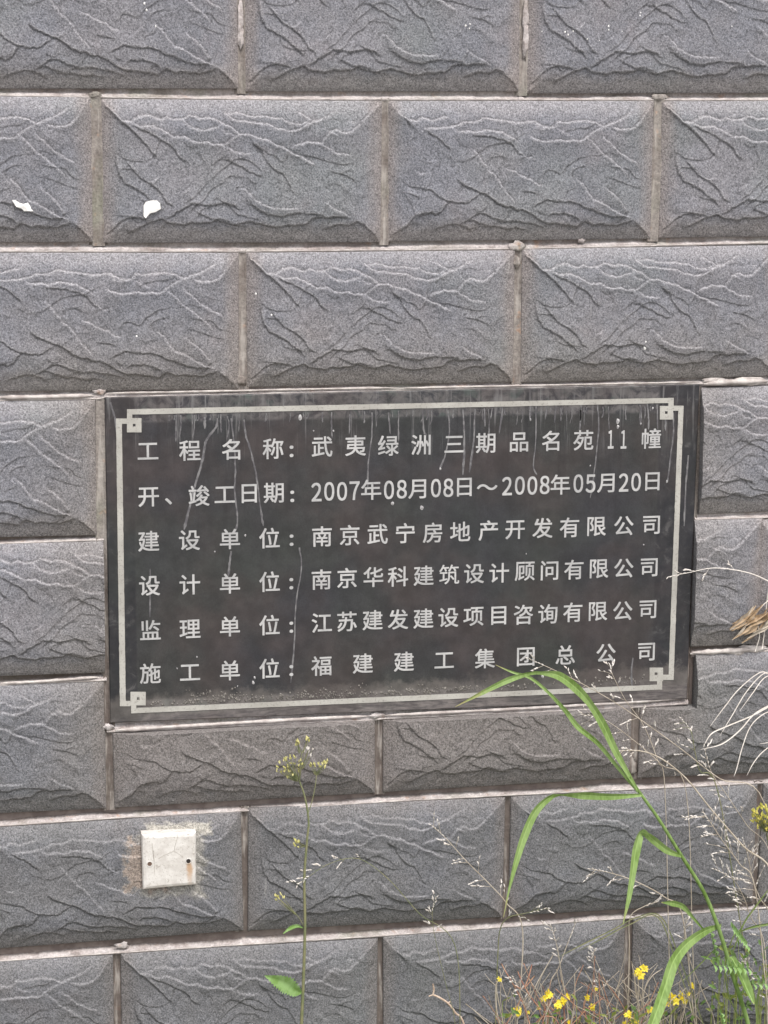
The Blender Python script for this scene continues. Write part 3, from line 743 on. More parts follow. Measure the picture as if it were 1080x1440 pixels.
for ln, row in enumerate(TEXT):
    b = MB()
    slope = math.atan2((at(*row[-1][1:], YI) - at(*row[0][1:], YI)).z, (at(*row[-1][1:], YI) - at(*row[0][1:], YI)).x)
    for ch, px, py in row:
        v, f = glyph(ch); em = .0325
        sx = sz = em
        w_ = v[:, 0].max() - v[:, 0].min(); h_ = v[:, 1].max() - v[:, 1].min()
        if ch in '0123456789':
            sz = .0272 / .74 if h_ > 0 else em; sz = .0272 / h_; sx = (.0142 if ch != '1' else .0080) / w_
        elif ch == '~': sx = .031 / w_; sz = .0085 / h_
        elif ch == '：': sx = .0050 / w_; sz = .0165 / h_
        elif ch in '日目月': sx = em * 1.02
        c = at(px, py, YI)
        ca, sa = math.cos(slope), math.sin(slope)
        pts = [(c.x + x*sx*ca - y*sz*sa, YI, c.z + x*sx*sa + y*sz*ca) for x, y in v]
        b = MB(); dd = em * (.005 if ch == '筑' else .0115 if ch not in '0123456789' else .015)
        for k_, (ox, oz) in enumerate(((1,1),(1,-1),(-1,1),(-1,-1))): b.add([(x + ox*dd, YI - k_*.00004, z + oz*dd) for x, _, z in pts], f)
        b.build('character', M['paint'], plaque, smooth=False)

# dried lime runs on the plaque
M['run'] = simple('dried_lime_run', (.17, .165, .165), (.085, .08, .085), 90, .8, .3)
M['drop'] = simple('dried_lime_drop', (.42, .41, .40), (.26, .25, .25), 150, .8, .3)
def run(b, pts, w_, seed):
    q = spline([at(x, y, YI + .0002) for x, y in pts], 9); n = len(q); L = []; R = []
    for i, p in enumerate(q):
        k = w_ * .00150 * (.55 + .6*abs(mn.noise(Vector((i*.45, seed, 2))))) * (1.25 if i > n - 8 else 1) * min(1, (n - i)/3)
        t = (q[min(i+1, n-1)] - q[max(i-1, 0)]).normalized(); s_ = Vector((t.z, 0, -t.x))
        j = mn.noise(Vector((i*.35, seed, 7)))*.0007
        L.append(p + s_*(k + j)); R.append(p - s_*(k - j))
    b.add(L + R, [(i, n+i, n+i+1, i+1) for i in range(n - 1)])
runs = [([(306,588),(304,600),(290,620),(284,650),(275,680),(266,715),(259,745)], 1.7), ([(325,588),(329,620),(331,660),(330,690),(334,730),(330,750)], 1.1), ([(343,590),(346,612),(354,640),(361,672),(366,712),(370,740)], 1.1),
 ([(288,586),(288,603)], 1.3), ([(320,585),(322,600),(319,618)], .8), ([(325,775),(323,790),(321,812)], 1.2), ([(523,580),(523,610),(518,650),(517,690)], 1.0), ([(492,582),(491,610)], .9), ([(546,580),(549,610)], .9),
 ([(594,578),(596,606),(600,612)], 1.1), ([(630,577),(632,606),(626,640),(618,660)], 1.2), ([(651,576),(653,620),(651,668)], 1.2), ([(668,575),(666,620),(660,664)], 1.2), ([(681,574),(682,600)], 1.0), ([(692,574),(690,590)], .8),
 ([(707,572),(702,610)], .9), ([(746,571),(745,590)], 1.3), ([(754,571),(753,625),(750,655),(755,668)], .9), ([(769,570),(767,590)], .9), ([(782,570),(780,595)], .8), ([(817,569),(816,592)], 1.0), ([(840,569),(842,600),(836,660),(830,700)], 1.0),
 ([(900,569),(902,585),(900,597)], 1.1), ([(910,568),(912,585),(912,604)], 1.1), ([(924,569),(925,604)], .9), ([(936,590),(936,606)], 1.0), ([(947,580),(947,612),(943,640),(940,668),(938,677)], 1.0), ([(968,640),(964,690),(962,740)], 1.2), ([(211,800),(211,830),(211,868)], .8),
 ([(421,770),(424,800),(416,850),(414,900),(409,960)], 1.0), ([(890,925),(888,945),(889,965)], 1.4), ([(155,566),(162,590),(165,612)], 1.3)]
for i in range(60):
    x_ = rnd.uniform(235, 945); y_ = 577 - 15*(x_-180)/765 + 8; L_ = rnd.choice((8, 12, 18, 26, 40)) * rnd.uniform(.6, 1.2)
    runs.append(([(x_, y_), (x_ + rnd.uniform(-1, 1), y_ + L_*.5), (x_ + rnd.uniform(-2.5, 1), y_ + L_)], rnd.uniform(.35, .9)))
b = MB()
for i, (p, w_) in enumerate(runs): run(b, p, w_, i*2.3)
b.build('lime_runs', M['run'], plaque, smooth=False)['kind'] = 'stuff'
b = MB()
def dab(b, px, py, r, seed, y=YI):
    c = at(px, py, y + .0005); n = 9
    vs = [c + Vector((0, -.0012, 0))]
    for i in range(n):
        a = 2*math.pi*i/n; k = r*.00105*(1 + .5*mn.noise(Vector((i*1.3, seed, 0))))
        vs.append(c + Vector((math.cos(a)*k*.7, 0, math.sin(a)*k)))
    b.add(vs, [(0, i+1, (i+1) % n + 1) for i in range(n)])
for px, py, r in ((422,587,4),(469,606,1.6),(869,592,4),(869,600,3),(918,574,2),(552,708,3),(593,714,3.5),(619,659,2.2),(938,677,2.2),(901,596,2),(345,753,2),(356,960,3),(277,924,1.6),(249,940,1.4),(358,953,2.4),(763,951,2.6),(947,900,2),(302,776,1.6),(441,606,1.4),(746,590,2),(740,779,1.2),(905,766,1.5),(334,965,1.2),(830,655,1.5)):
    dab(b, px, py, r, px*.1)
b.build('lime_spots', M['drop'], plaque, smooth=False)['kind'] = 'stuff'
# crust of dirt along the lower border line
M['crust'] = simple('dirt_crust', (.20, .185, .165), (.11, .10, .09), 120, .9, .6)
b = MB()
for i in range(420):
    t = rnd.random(); x = 190 + 725*t
    base_y = 996 - 33*t
    dens = (1.0 if 255 < x < 350 or 395 < x < 560 or 575 < x < 660 else .35)
    if rnd.random() > dens: continue
    y = base_y - 3 - abs(rnd.gauss(0, 1))*7*(1.1 if 265 < x < 350 else .7)
    dab(b, x, y, rnd.uniform(.6, 1.7), i*.77); dab(b, x + rnd.uniform(-6,6), y + rnd.uniform(-4,3), rnd.uniform(.8, 2.4), i*.57)
b.build('dirt_crust', M['crust'], plaque, smooth=False)['kind'] = 'stuff'

# ------------------------------------------------------------------ junction box cover
yb = -0.0165
q = [at(199,1174,yb-.010), at(276,1171,yb-.010), at(276,1245,yb-.010), at(201,1252,yb-.010)]
cover = empty('junction_box_cover', at(238, 1250, yb), 'square dirty white plastic blank cover plate screwed to the tiles below the plaque', 'cover plate')
def cover_material():
    g = NT('aged_plastic')
    n = g.noise(60, 4, .65); 
    c = g.mix(g.ramp(n, .35, .65), (.60, .575, .54), (.50, .47, .435))
    c = g.mix(g.ramp(g.noise(160, 4, .7, dist=1.5), .54, .68, 0, .7), c, (.27, .235, .20))
    rx = g.math('SUBTRACT', g.sep()[0], at(266,1215,yb).x); rz = g.math('SUBTRACT', g.sep()[2], at(266,1212,yb).z)
    sx = g.ramp(g.math('ABSOLUTE', g.math('ADD', rx, g.math('MULTIPLY', g.math('SUBTRACT', n, .5), .01))), .006, .001)
    c = g.mix(g.math('MULTIPLY', sx, g.math('MULTIPLY', g.ramp(rz, .004, .0), g.ramp(rz, -.034, -.004, .25, .9))), c, (.40, .25, .14))
    low = g.ramp(g.sep()[2], at(238,1248,yb).z, at(238,1238,yb).z, .35, 0)
    c = g.mix(low, c, (.30, .23, .17))
    return g.done(c, .55, g.bump(g.noise(90, 3, .6), .5, .0015), .4)
M['plastic'] = cover_material()
def plate(q, y0, ybk, bev, mat, name, parent):
    c = sum(q, Vector())/4; rings = []
    for off, y in ((bev*1.6, y0), (bev*.5, y0 + bev*.35), (0, y0 + bev*1.1), (0, ybk)):
        rings.append([Vector((p.x + (off if p.x < c.x else -off), y, p.z + (off if p.z < c.z else -off))) for p in q])
    b = MB(); vs = [p for r_ in rings for p in r_]; fs = [(0, 3, 2, 1)]
    for k in range(3):
        for i in range(4): fs.append((k*4+i, k*4+(i+1) % 4, k*4+4+(i+1) % 4, k*4+4+i))
    b.add(vs, fs); return b.build(name, mat, parent, smooth=False)
plate(q, yb-.010, .002, .0035, M['plastic'], 'cover_plate', cover)
# cracked raised skin on the plate
b = MB()
for pts in ([(214,1186),(215,1200),(217,1215),(217,1230)], [(250,1176),(246,1190),(244,1197),(232,1202),(222,1208)], [(244,1197),(252,1201),(258,1206)], [(216,1196),(217,1212)]):
    b.tube(spline([at(x, y, yb-.0100) for x, y in pts], 6), .0004, 5)
M['crack'] = simple('dirty_crack', (.33, .30, .265), (.44, .41, .37), 400, .9)
b.build('paint_ridge', M['crack'], cover)['kind'] = 'stuff'
M['screw'] = simple('rusty_screw', (.10, .065, .05), (.17, .11, .08), 300, .6, .4)
M['dark'] = simple('dark_recess', (.02, .016, .014), (.035, .028, .024), 300, .9)
for sx_, sy_, mt in ((210.5, 1215, 'screw'), (265, 1211, 'screw')):
    c = at(sx_, sy_, yb - .0102); n = 18
    hole = MB()
    vs = []
    for rr, yy in ((.0050, .0), (.0040, -.0009), (.0034, -.0001), (.0030, .0006)):
        vs += [c + Vector((math.cos(2*math.pi*i/n)*rr, yy, math.sin(2*math.pi*i/n)*rr)) for i in range(n)]
    hole.add(vs, [(k*n+i, k*n+(i+1) % n, (k+1)*n+(i+1) % n, (k+1)*n+i) for k in range(3) for i in range(n)])
    hole.build('screw_hole_rim', M['plastic'], cover)
    b = MB()
    vs = [c + Vector((math.cos(2*math.pi*i/n)*.0035, -.0001, math.sin(2*math.pi*i/n)*.0035)) for i in range(n)] + [c + Vector((0, -.0007, 0))]
    b.add(vs, [(i, (i+1) % n, n) for i in range(n)])
    b.build('screw', M['screw'] if sx_ < 240 else M['dark'], cover)

# ------------------------------------------------------------------ chips of plaster stuck to the tiles
def chip(outline, y, th, name, label):
    n = len(outline); y = max(surface(a, b_) for a, b_ in outline) + .001; th = (y - min(surface(a, b_) for a, b_ in outline)) + .0015; F = [at(a, b_, y - th) for a, b_ in outline]; Bk = [at(a, b_, y) for a, b_ in outline]
    c = sum(F, Vector())/n + Vector((0, -.0012, .001))
    F = [p + Vector((0, .0016*mn.noise(Vector((i*2.1, y*90, 0))), 0)) for i, p in enumerate(F)]
    b = MB(); b.add(F + Bk + [c], [(i, n+i, n+(i+1) % n, (i+1) % n) for i in range(n)] + [(i, (i+1) % n, 2*n) for i in range(n)])
    o = b.build(name, M['chalk'], None, smooth=False)
    o.location = (0, 0, 0); return tag(o, label, 'plaster chip')
chip([(202,289),(205,284),(212,282),(221,282),(225,286),(226,294),(219,298),(211,300),(205,307),(202,304)], -.010, .0035, 'plaster_chip', 'squarish white chip of dried plaster stuck low on a full tile near the top left')
chip([(17,282),(21,281),(27,285),(33,287),(39,285),(42,289),(44,294),(47,297),(40,297),(34,297),(30,293),(23,291)], -.0128, .003, 'plaster_chip', 'ragged white chip of dried plaster on the tile at the left picture edge')
b = MB()
for px, py, r in ((655,36,1.8),(661,34,1.4),(660,40,1.2),(795,45,1.6),(799,49,1.6),(806,44,1.4),(780,14,1.5),(826,55,1.2),(856,37,1.8),(856,42,1.4),(875,44,1.1),(762,44,1.1),(901,18,1.3),(900,22,1.5),(219,37,1.6),(203,5,1.8),(206,14,1.8),(190,268,1.2),(360,413,2),(382,443,2),(192,473,1.8),(908,481,4),(907,489,3),(990,388,1.5),(1058,386,1.2),(843,57,1),(1029,37,1.2)):
    dab(b, px, py, r, px*.3, surface(px, py) - .0003)
b.build('plaster_spots', M['chalk'], wall, smooth=False)['kind'] = 'stuff'

# ------------------------------------------------------------------ plants in front of the wall
def path(pts, ya, yb_):
    """measured points, depth running from ya (first) to yb_ (last)"""
    n = len(pts) - 1
    return [at(x, y, ya + (yb_ - ya)*i/max(1, n)) for i, (x, y) in enumerate(pts)]
def to_ground(P, dx=0.03, dy=0.0):
    """carry a stem on from its lowest measured point to the soil"""
    p = P[0]
    return [Vector((p.x + dx, p.y + dy, -.01)), Vector((p.x + dx*.45, p.y + dy*.5, p.z*.5))] + P
def blade(b, pts, widths, fold=.30, twist=None, n=8):
    """leaf ribbon with a V section; widths in metres at the given points; twist in radians per point"""
    P = [Vector(p) for p in pts]; q = spline(P, n); m = len(q); k = len(P) - 1
    vs = []; fs = []; cs = []
    for i, p in enumerate(q):
        s_ = i / n; j = min(int(s_), k - 1); f_ = s_ - j
        w_ = widths[j]*(1-f_) + widths[j+1]*f_
        tw = 0 if twist is None else twist[j]*(1-f_) + twist[j+1]*f_
        t = (q[min(i+1, m-1)] - q[max(i-1, 0)]).normalized()
        view = (CAM_LOC - p).normalized()
        a = t.cross(Vector((0.15, -1, .12))).normalized()      # across the leaf, leaf faces away from the wall
        nrm = a.cross(t).normalized()
        a2 = a*math.cos(tw) + nrm*math.sin(tw); n2 = nrm*math.cos(tw) - a*math.sin(tw)
        for u in (-1, -.28, 0, .28, 1):
            vs.append(p + a2*(u*w_/2) + n2*(abs(u)*fold*w_/2)); cs.append((1.0 if u == 0 else 0.0, i/m))
    for i in range(m - 1):
        for u in range(4): fs.append((i*5+u, i*5+u+1, (i+1)*5+u+1, (i+1)*5+u))
    b.add(vs, fs, cs)

# --- the large green grass on the right
gs = path([(1052,1440),(1030,1370),(1012,1310),(990,1255),(958,1203),(925,1150),(900,1115),(885,1092)], -.16, -.19)
root = to_ground(gs, .05, -.01)
grass = empty('tall_grass', Vector((root[0].x, root[0].y, 0)), 'tall green grass with broad arching blades leaning left in front of the plaque corner', 'grass plant')
b = MB(); Q = spline(root, 8); b.tube(Q, [.0042 - .0022*i/len(Q) for i in range(len(Q))], 8); b.build('stem', M['blade'], grass)
px = .00103
for pts, ya, y2, ws, fo, tw in (
   ([(897,1112),(868,1062),(848,1020),(830,990),(810,968),(785,950),(760,946),(745,947),(715,956),(680,973),(640,994)], -.19, -.22, [3,9,11,9,12,11,5,5,8,6,.5], .35, [0,0,.1,.3,.1,0,.5,.3,0,0,0]),
   ([(897,1114),(865,1075),(840,1045),(812,1022),(795,1000),(770,973),(745,953),(720,945),(697,935)], -.188, -.175, [3,5,6,7,6,4,4,3,.5], .5, None),
   ([(902,1118),(860,1120),(820,1118),(790,1117),(772,1122),(752,1142),(737,1175),(726,1210),(716,1250),(708,1290)], -.19, -.26, [4,9,11,5,9,11,11,8,3,.6], .35, [0,.2,.3,1.0,.3,.1,0,0,0,0]),
   ([(958,1204),(938,1196),(920,1182),(908,1172),(900,1172),(894,1195),(889,1230),(884,1262),(876,1300)], -.18, -.25, [4,9,10,9,14,13,9,7,1], .35, [0,.1,.2,.7,.5,.1,0,0,0]),
   ([(1014,1301),(990,1310),(965,1328),(947,1352),(936,1385),(926,1415),(915,1446),(905,1480)], -.16, -.30, [5,12,15,17,17,18,16,12], .28, [.2,.1,0,0,0,0,0,0]),
   ([(1028,1345),(1040,1368),(1052,1395),(1060,1412)], -.15, -.19, [6,15,12,2], .7, [0,.2,.2,0]),
   ([(990,1308),(974,1290),(960,1275),(945,1270),(930,1269)], -.17, -.22, [2,4,7,8,1], .4, [.1,.2,0,0,0])):
    b = MB(); blade(b, path(pts, ya, y2), [w_*px*1.08 for w_ in ws], fo, tw); b.build('leaf_blade', M['blade'], grass)

# --- slender weed with a pale yellow head
ws_ = path([(424,1440),(427,1370),(429,1300),(428,1235),(432,1180),(434,1155),(429,1122),(421,1098)], -.09, -.08)
root = to_ground(ws_, -.01, 0)
weed = empty('slender_weed', Vector((root[0].x, root[0].y, 0)), 'slender upright weed with pale yellow flower clusters, standing left of centre below the plaque', 'weed')
b = MB(); Q = spline(root, 8); b.tube(Q, [.0030 - .0019*i/len(Q) for i in range(len(Q))], 7); b.build('stem', M['weed_stem'], weed)
def cluster(parent, px_, py_, y, rx, rz, n, mat, stalk_from, name='flower_head', seed=1, up=.8, size=1.0, stem_mat='weed_stem'):
    r_ = random.Random(seed); b = MB(); st = MB(); s0 = at(*stalk_from, y)
    c = at(px_, py_, y)
    for i in range(n):
        a = r_.uniform(0, 2*math.pi); k = math.sqrt(r_.random())
        p = c + Vector((math.cos(a)*k*rx, r_.uniform(-.6, .6)*rx*.8, math.sin(a)*k*rz))
        d = (p - s0).normalized()*.7 + Vector((r_.uniform(-.5,.5), r_.uniform(-.5,.5), up))
        st.tube([s0 + (p - s0)*.15, s0 + (p - s0)*.6 + Vector((0, 0, -.001)), p], [.0005, .0004, .0003], 4, False)
        for q in range(3):
            b.seed(p + Vector((r_.uniform(-1,1), r_.uniform(-1,1), r_.uniform(-1,1)))*.0012, d + Vector((r_.uniform(-.6,.6), r_.uniform(-.6,.6), 0)), .0052*size*r_.uniform(.7,1.2), .0011*size)
    st.build('flower_stalks', M[stem_mat], parent)['kind'] = 'stuff'; o = b.build(name, M[mat], parent); o['kind'] = 'stuff'; return o
cluster(weed, 407, 1079, -.08, .020, .017, 34, 'bud', (421,1100), seed=3, size=.8)
cluster(weed, 448, 1076, -.075, .014, .005, 12, 'bud', (444,1092), seed=4)
cluster(weed, 434, 1057, -.08, .007, .008, 7, 'spike', (423,1085), seed=7)
cluster(weed, 418, 1046, -.08, .003, .004, 4, 'bud', (422,1062), seed=5)
cluster(weed, 433, 1041, -.08, .004, .003, 4, 'bud', (424,1062), seed=6)
cluster(weed, 417, 1187, -.08, .006, .005, 8, 'bud', (431,1190), seed=8)
cluster(weed, 393, 1262, -.08, .006, .006, 7, 'bud', (420,1290), seed=9)
b = MB()
b.tube(spline(path([(433,1145),(440,1122),(444,1100),(445,1085)], -.083, -.075), 5), .0007, 5)
b.tube(spline(path([(421,1098),(423,1075),(424,1058)], -.08, -.08), 5), .0007, 5)
b.tube(spline(path([(424,1058),(419,1048)], -.08, -.08), 5), .0005, 5); b.tube(spline(path([(424,1060),(432,1043)], -.08, -.08), 5), .0005, 5)
b.tube(spline(path([(428,1305),(420,1290),(405,1275),(395,1266)], -.085, -.08), 5), .0005, 5)
b.build('side_branch', M['weed_stem'], weed)['kind'] = 'stuff'
def leaf(parent, pts, ws, y, y2, mat, fold=.3, jag=0.0, name='leaf'):
    b = MB(); q = [w_*px for w_ in ws]
    blade(b, path(pts, y, y2), q, fold)
    if jag:
        for i in range(0, len(b.v), 5):
            for k_ in (0, 4):
                v = Vector(b.v[i+k_]); c = Vector(b.v[i+2]); v = c + (v - c)*(1 + jag*math.sin(i*1.9 + k_)); b.v[i+k_] = tuple(v)
    return b.build(name, M[mat], parent)
leaf(weed, [(424,1396),(415,1393),(402,1384),(388,1378),(372,1372)], [3,17,25,17,1], -.09, -.12, 'leaf', .35, .20)
leaf(weed, [(426,1305),(418,1302),(408,1305),(398,1313)], [1,5,6,1], -.085, -.10, 'leaf', .3, .2)

# --- panicles of dry grass
def panicle(name, label, stem_pts, ya, yb_, branches, mat='straw', r=.0010, group=None, ground=True, seed=1, gdx=.06, dens=1.0, spike='spike', length=.018):
    r_ = random.Random(seed)
    P = path(stem_pts, ya, yb_)
    base = to_ground(P, gdx, -.02) if ground else P
    e = empty(name, Vector((base[0].x, base[0].y, max(0, base[0].z))), label, 'dry grass', group)
    b = MB(); Q = spline(base, 7); n = len(Q); b.tube(Q, [r*1.4 - r*.9*i/n for i in range(n)], 5); b.build('stem', M[mat], e)
    sb = MB(); sp = MB()
    tip = spline(P, 12); m = len(tip)
    def spikes(p0, d, L, k):
        pts = [p0, p0 + d*L*.5 + Vector((0,0,-.04*L)), p0 + d*L + Vector((0,0,-.16*L))]
        sb.tube(pts, [r*.42, r*.36, r*.22], 4, False)
        for i in range(k):
            t = .35 + .65*(i + r_.random()*.6)/k; p = p0 + d*L*t + Vector((0,0,-.16*L*t*t))
            sp.seed(p, d + Vector((r_.uniform(-.5,.5), r_.uniform(-.5,.5), r_.uniform(-.4,.4))), r_.uniform(.0042, .0072), r_.uniform(.0008, .0014))
    for t0, t1, cnt in branches:
        for i in range(int(cnt*dens)):
            t = t0 + (t1 - t0)*(i + r_.random())/max(1, cnt*dens)
            j = min(int(t*(m-1)), m-2); p = tip[j]; tg = (tip[j+1] - tip[j]).normalized()
            side = tg.cross(Vector((0,1,0))).normalized()*r_.choice((-1,1))
            d = (tg*.8 + side*r_.uniform(.35,.95) + Vector((0, r_.uniform(-.5,.4), 0))).normalized()
            spikes(p, d, length*r_.uniform(.5, 1.5), r_.randint(2, 5))
    for i in range(6):
        sp.seed(tip[-1 - i*2], (tip[-1] - tip[-3]) + Vector((r_.uniform(-.003,.003), 0, r_.uniform(-.003,.003))), .005, .0009)
    sb.build('branches', M[mat], e)['kind'] = 'stuff'; sp.build('spikelets', M[spike], e)['kind'] = 'stuff'
    return e
G = 'dry grass panicles leaning in from the right'
panicle('dry_grass', 'dry grass stem whose tip crosses the last row of characters', [(1075,1130),(1012,1095),(960,1055),(905,1015),(860,985),(812,958),(770,938),(742,926)], -.12, -.15, [(.15,.5,7),(.55,.98,9)], r=.00075, group=G, seed=2, gdx=.10)
panicle('dry_grass', 'long bare straw stem arching from the right edge up to the lime ledge under the plaque corner', [(1090,1238),(1045,1190),(1000,1138),(965,1095),(930,1067),(900,1056),(868,1056)], -.14, -.13, [(.78,1,5)], r=.0014, group=G, seed=3, gdx=.08, mat='straw')
panicle('dry_grass', 'bushy dry panicle with many pale spikelets beside the green stem at the right', [(1062,1250),(1040,1215),(1018,1185),(1000,1158),(988,1140)], -.15, -.16, [(.0,.95,24)], r=.0009, group=G, seed=4, gdx=.06, length=.034, spike='spike')
panicle('dry_grass', 'second bushy dry panicle low at the right picture edge', [(1085,1300),(1068,1262),(1058,1235),(1052,1205),(1045,1180)], -.12, -.13, [(.0,.95,16)], r=.0009, group=G, seed=14, gdx=.03, length=.030)
panicle('dry_grass', 'thin panicle rising beside the vertical joint below the plaque corner', [(1010,1115),(985,1085),(978,1060),(972,1030),(958,1010)], -.10, -.11, [(.5,1,5)], r=.0008, group=G, seed=5, gdx=.12, mat='weed_stem')
panicle('dry_grass', 'spikelet tuft touching the tile left of the green stem', [(735,1310),(712,1270),(690,1245),(655,1210),(628,1180),(606,1160)], -.08, -.10, [(.15,.98,13)], r=.0009, group='dry grass panicles below the middle of the plaque', seed=6, gdx=-.02, length=.024)
panicle('dry_grass', 'low arching panicle with large spikelets right of the slender weed', [(640,1330),(590,1285),(550,1240),(515,1212),(490,1207),(460,1216),(438,1230),(418,1245)], -.07, -.09, [(.45,1,7)], r=.0006, group='dry grass panicles below the middle of the plaque', seed=7, gdx=.02, spike='spike', mat='weed_stem', length=.016)
panicle('dry_grass', 'fine panicle crossing the tile under the broad hanging blade', [(960,1290),(935,1262),(895,1240),(860,1228),(830,1222)], -.10, -.11, [(.3,1,8)], r=.0010, group='dry grass panicles below the middle of the plaque', seed=8, gdx=.05)
panicle('dry_grass', 'green tinted panicle hanging over the lowest joint', [(700,1345),(704,1305),(716,1290),(740,1284),(770,1277)], -.08, -.10, [(.4,1,7)], r=.0008, group='dry grass panicles below the middle of the plaque', seed=9, gdx=-.01, mat='weed_stem')
panicle('dry_grass', 'thin straw standing upright over the vertical joint of the lowest row', [(882,1440),(884,1380),(885,1330),(886,1290),(905,1275),(925,1268)], -.09, -.10, [(.9,1,2)], r=.0011, group='dry grass panicles at the lower right', seed=10, gdx=0)
panicle('dry_grass', 'crossing dry straws above the yellow flowers', [(800,1440),(795,1400),(788,1360),(783,1330),(775,1302)], -.08, -.09, [(.6,1,8)], r=.0010, group='dry grass panicles at the lower right', seed=11, gdx=0, length=.012)
panicle('dry_grass', 'slanting straw leaning right above the yellow flowers', [(772,1392),(785,1362),(797,1330),(810,1296)], -.085, -.08, [(.9,1,1)], r=.0010, group='dry grass panicles at the lower right', seed=12, gdx=-.02)
panicle('dry_grass', 'dense pale panicle in front of the last upright joint at the right', [(1075,1330),(1056,1290),(1046,1262),(1030,1236),(1004,1222)], -.13, -.14, [(.0,.98,20)], r=.0008, group=G, seed=31, gdx=.02, length=.026)
panicle('dry_grass', 'straw with drooping tip right of the wide green blade', [(1005,1440),(990,1400),(970,1350),(962,1310),(968,1290)], -.12, -.13, [(.5,1,7)], r=.0009, group='dry grass panicles at the lower right', seed=32, gdx=.0, length=.015)
panicle('dry_grass', 'wispy panicle over the third bed joint from below at the right', [(1085,1210),(1050,1160),(1020,1115),(1000,1085),(990,1050)], -.10, -.10, [(.2,1,12)], r=.0007, group=G, seed=33, gdx=.05, length=.018)
panicle('dry_grass', 'short bristly straw left of the double yellow bloom', [(858,1440),(850,1405),(840,1375),(834,1350),(836,1335)], -.09, -.10, [(.3,1,10)], r=.0008, group='dry grass panicles at the lower right', seed=34, gdx=.0, length=.013)
panicle('dry_grass', 'pale bristly spike right of the leaning straws', [(742,1440),(738,1412),(730,1392),(722,1374)], -.09, -.10, [(.2,1,9)], r=.0008, group='dry grass panicles at the lower right', seed=35, gdx=.0, length=.012)
panicle('dry_grass', 'grey-green panicle drooping at the bottom right corner', [(1090,1420),(1070,1385),(1056,1362),(1044,1350)], -.12, -.12, [(.0,1,12)], r=.0007, group=G, seed=36, gdx=.0, length=.018)
panicle('dry_grass', 'airy pinkish panicle in front of the lower right meander corner', [(935,1110),(925,1070),(905,1020),(880,985),(862,950),(858,935)], -.10, -.09, [(.25,1,11)], r=.0006, group=G, seed=41, gdx=.03, length=.02)
panicle('dry_grass', 'thin panicle over the short tile just right of the tall grass leaves', [(965,1115),(930,1075),(890,1040),(850,1012),(820,1005)], -.10, -.10, [(.1,1,13)], r=.0006, group=G, seed=42, gdx=.04, length=.018)
panicle('dry_grass', 'hair thin straw crossing the right border line of the plaque', [(1090,822),(1060,808),(1030,801),(1000,799),(970,805),(940,811)], -.02, -.03, [(.35,.95,4)], r=.0007, group=G, seed=13, ground=False, length=.012, mat='white_straw')
panicle('dry_grass', 'faint green panicle above the orange twig', [(640,1440),(626,1380),(612,1320),(608,1285),(614,1262)], -.07, -.08, [(.5,1,6)], r=.0005, group='dry grass panicles below the middle of the plaque', seed=15, gdx=0, mat='weed_stem', length=.014)

# --- bleached blades fanning in from the right edge
fan = empty('bleached_grass', at(1130, 990, -.03), 'tuft of bleached white grass blades fanning in from the right edge beside the plaque corner', 'dry grass')
cp = [(1130,955),(1105,945)]
for i, pts in enumerate((
   [(1130,930),(1090,950),(1070,945),(1040,968),(1018,995),(998,1022)], [(1130,925),(1092,948),(1074,947),(1050,972),(1030,1005),(1012,1035)], [(1130,935),(1095,947),(1075,953),(1058,975),(1040,1000)],
   [(1135,960),(1095,985),(1060,1005),(1020,1022),(1000,1032),(989,1050)], [(1135,965),(1095,985),(1062,1003),(1040,1027),(1015,1046),(985,1054)], [(1130,975),(1095,995),(1072,1005),(1055,1022),(1044,1050),(1036,1080),(1032,1092)],
   [(1140,1020),(1100,1040),(1075,1055),(1060,1072),(1050,1091)], [(1130,1040),(1090,1043),(1068,1046)])):
    b = MB(); blade(b, path(pts, -.03, -.05), [.6*px*2] + [2.0*px*(1 if i in (3,4) else .75)]*(len(pts)-2) + [.4*px], .5); b.build('blade', M['white_straw'], fan)

# --- dry litter caught on the joint at the right edge
litter = empty('dry_litter', at(1062, 900, -.005), 'clump of brown dry leaves and straw lodged on the joint at the right edge', 'dry litter')
r_ = random.Random(5)
for i in range(22):
    x0, y0 = r_.uniform(1030, 1075), r_.uniform(870, 900); dx, dy = r_.uniform(12, 34), -r_.uniform(6, 30)
    b = MB(); blade(b, path([(x0-8,y0+6),(x0+dx*.4,y0+dy*.3),(x0+dx,y0+dy)], -.012 - r_.random()*.01, -.02), [1*px, r_.uniform(4,10)*px, 1*px], .6, [0, r_.uniform(-.8,.8), 0]); b.build('dry_leaf', M['debris' if i % 3 else 'straw'], litter)
for pts in ([(1072,912),(1076,880),(1078,850),(1082,820)], [(1040,880),(1058,868),(1074,850),(1090,838)], [(1062,916),(1068,895),(1066,880)]):
    b = MB(); b.tube(spline(path(pts, -.012, -.02), 5), .0009, 5); b.build('straw', M['white_straw'], litter)

# --- yellow head at the right edge
yh = path([(1120,1440),(1105,1330),(1092,1240),(1078,1172)], -.14, -.14)
root = to_ground(yh, .02, 0)
yweed = empty('yellow_head_weed', Vector((root[0].x, root[0].y, 0)), 'weed with a dense greenish yellow flower head cut by the right picture edge', 'weed')
b = MB(); b.tube(spline(root, 6), .0014, 6); b.build('stem', M['weed_stem'], yweed)
M['bud2'] = simple('strong_yellow_bud', (.50, .48, .08), (.66, .58, .16), 200, .6, 0, .2)
cluster(yweed, 1077, 1149, -.14, .021, .019, 60, 'bud2', (1080,1172), seed=12, up=.4, size=1.2)

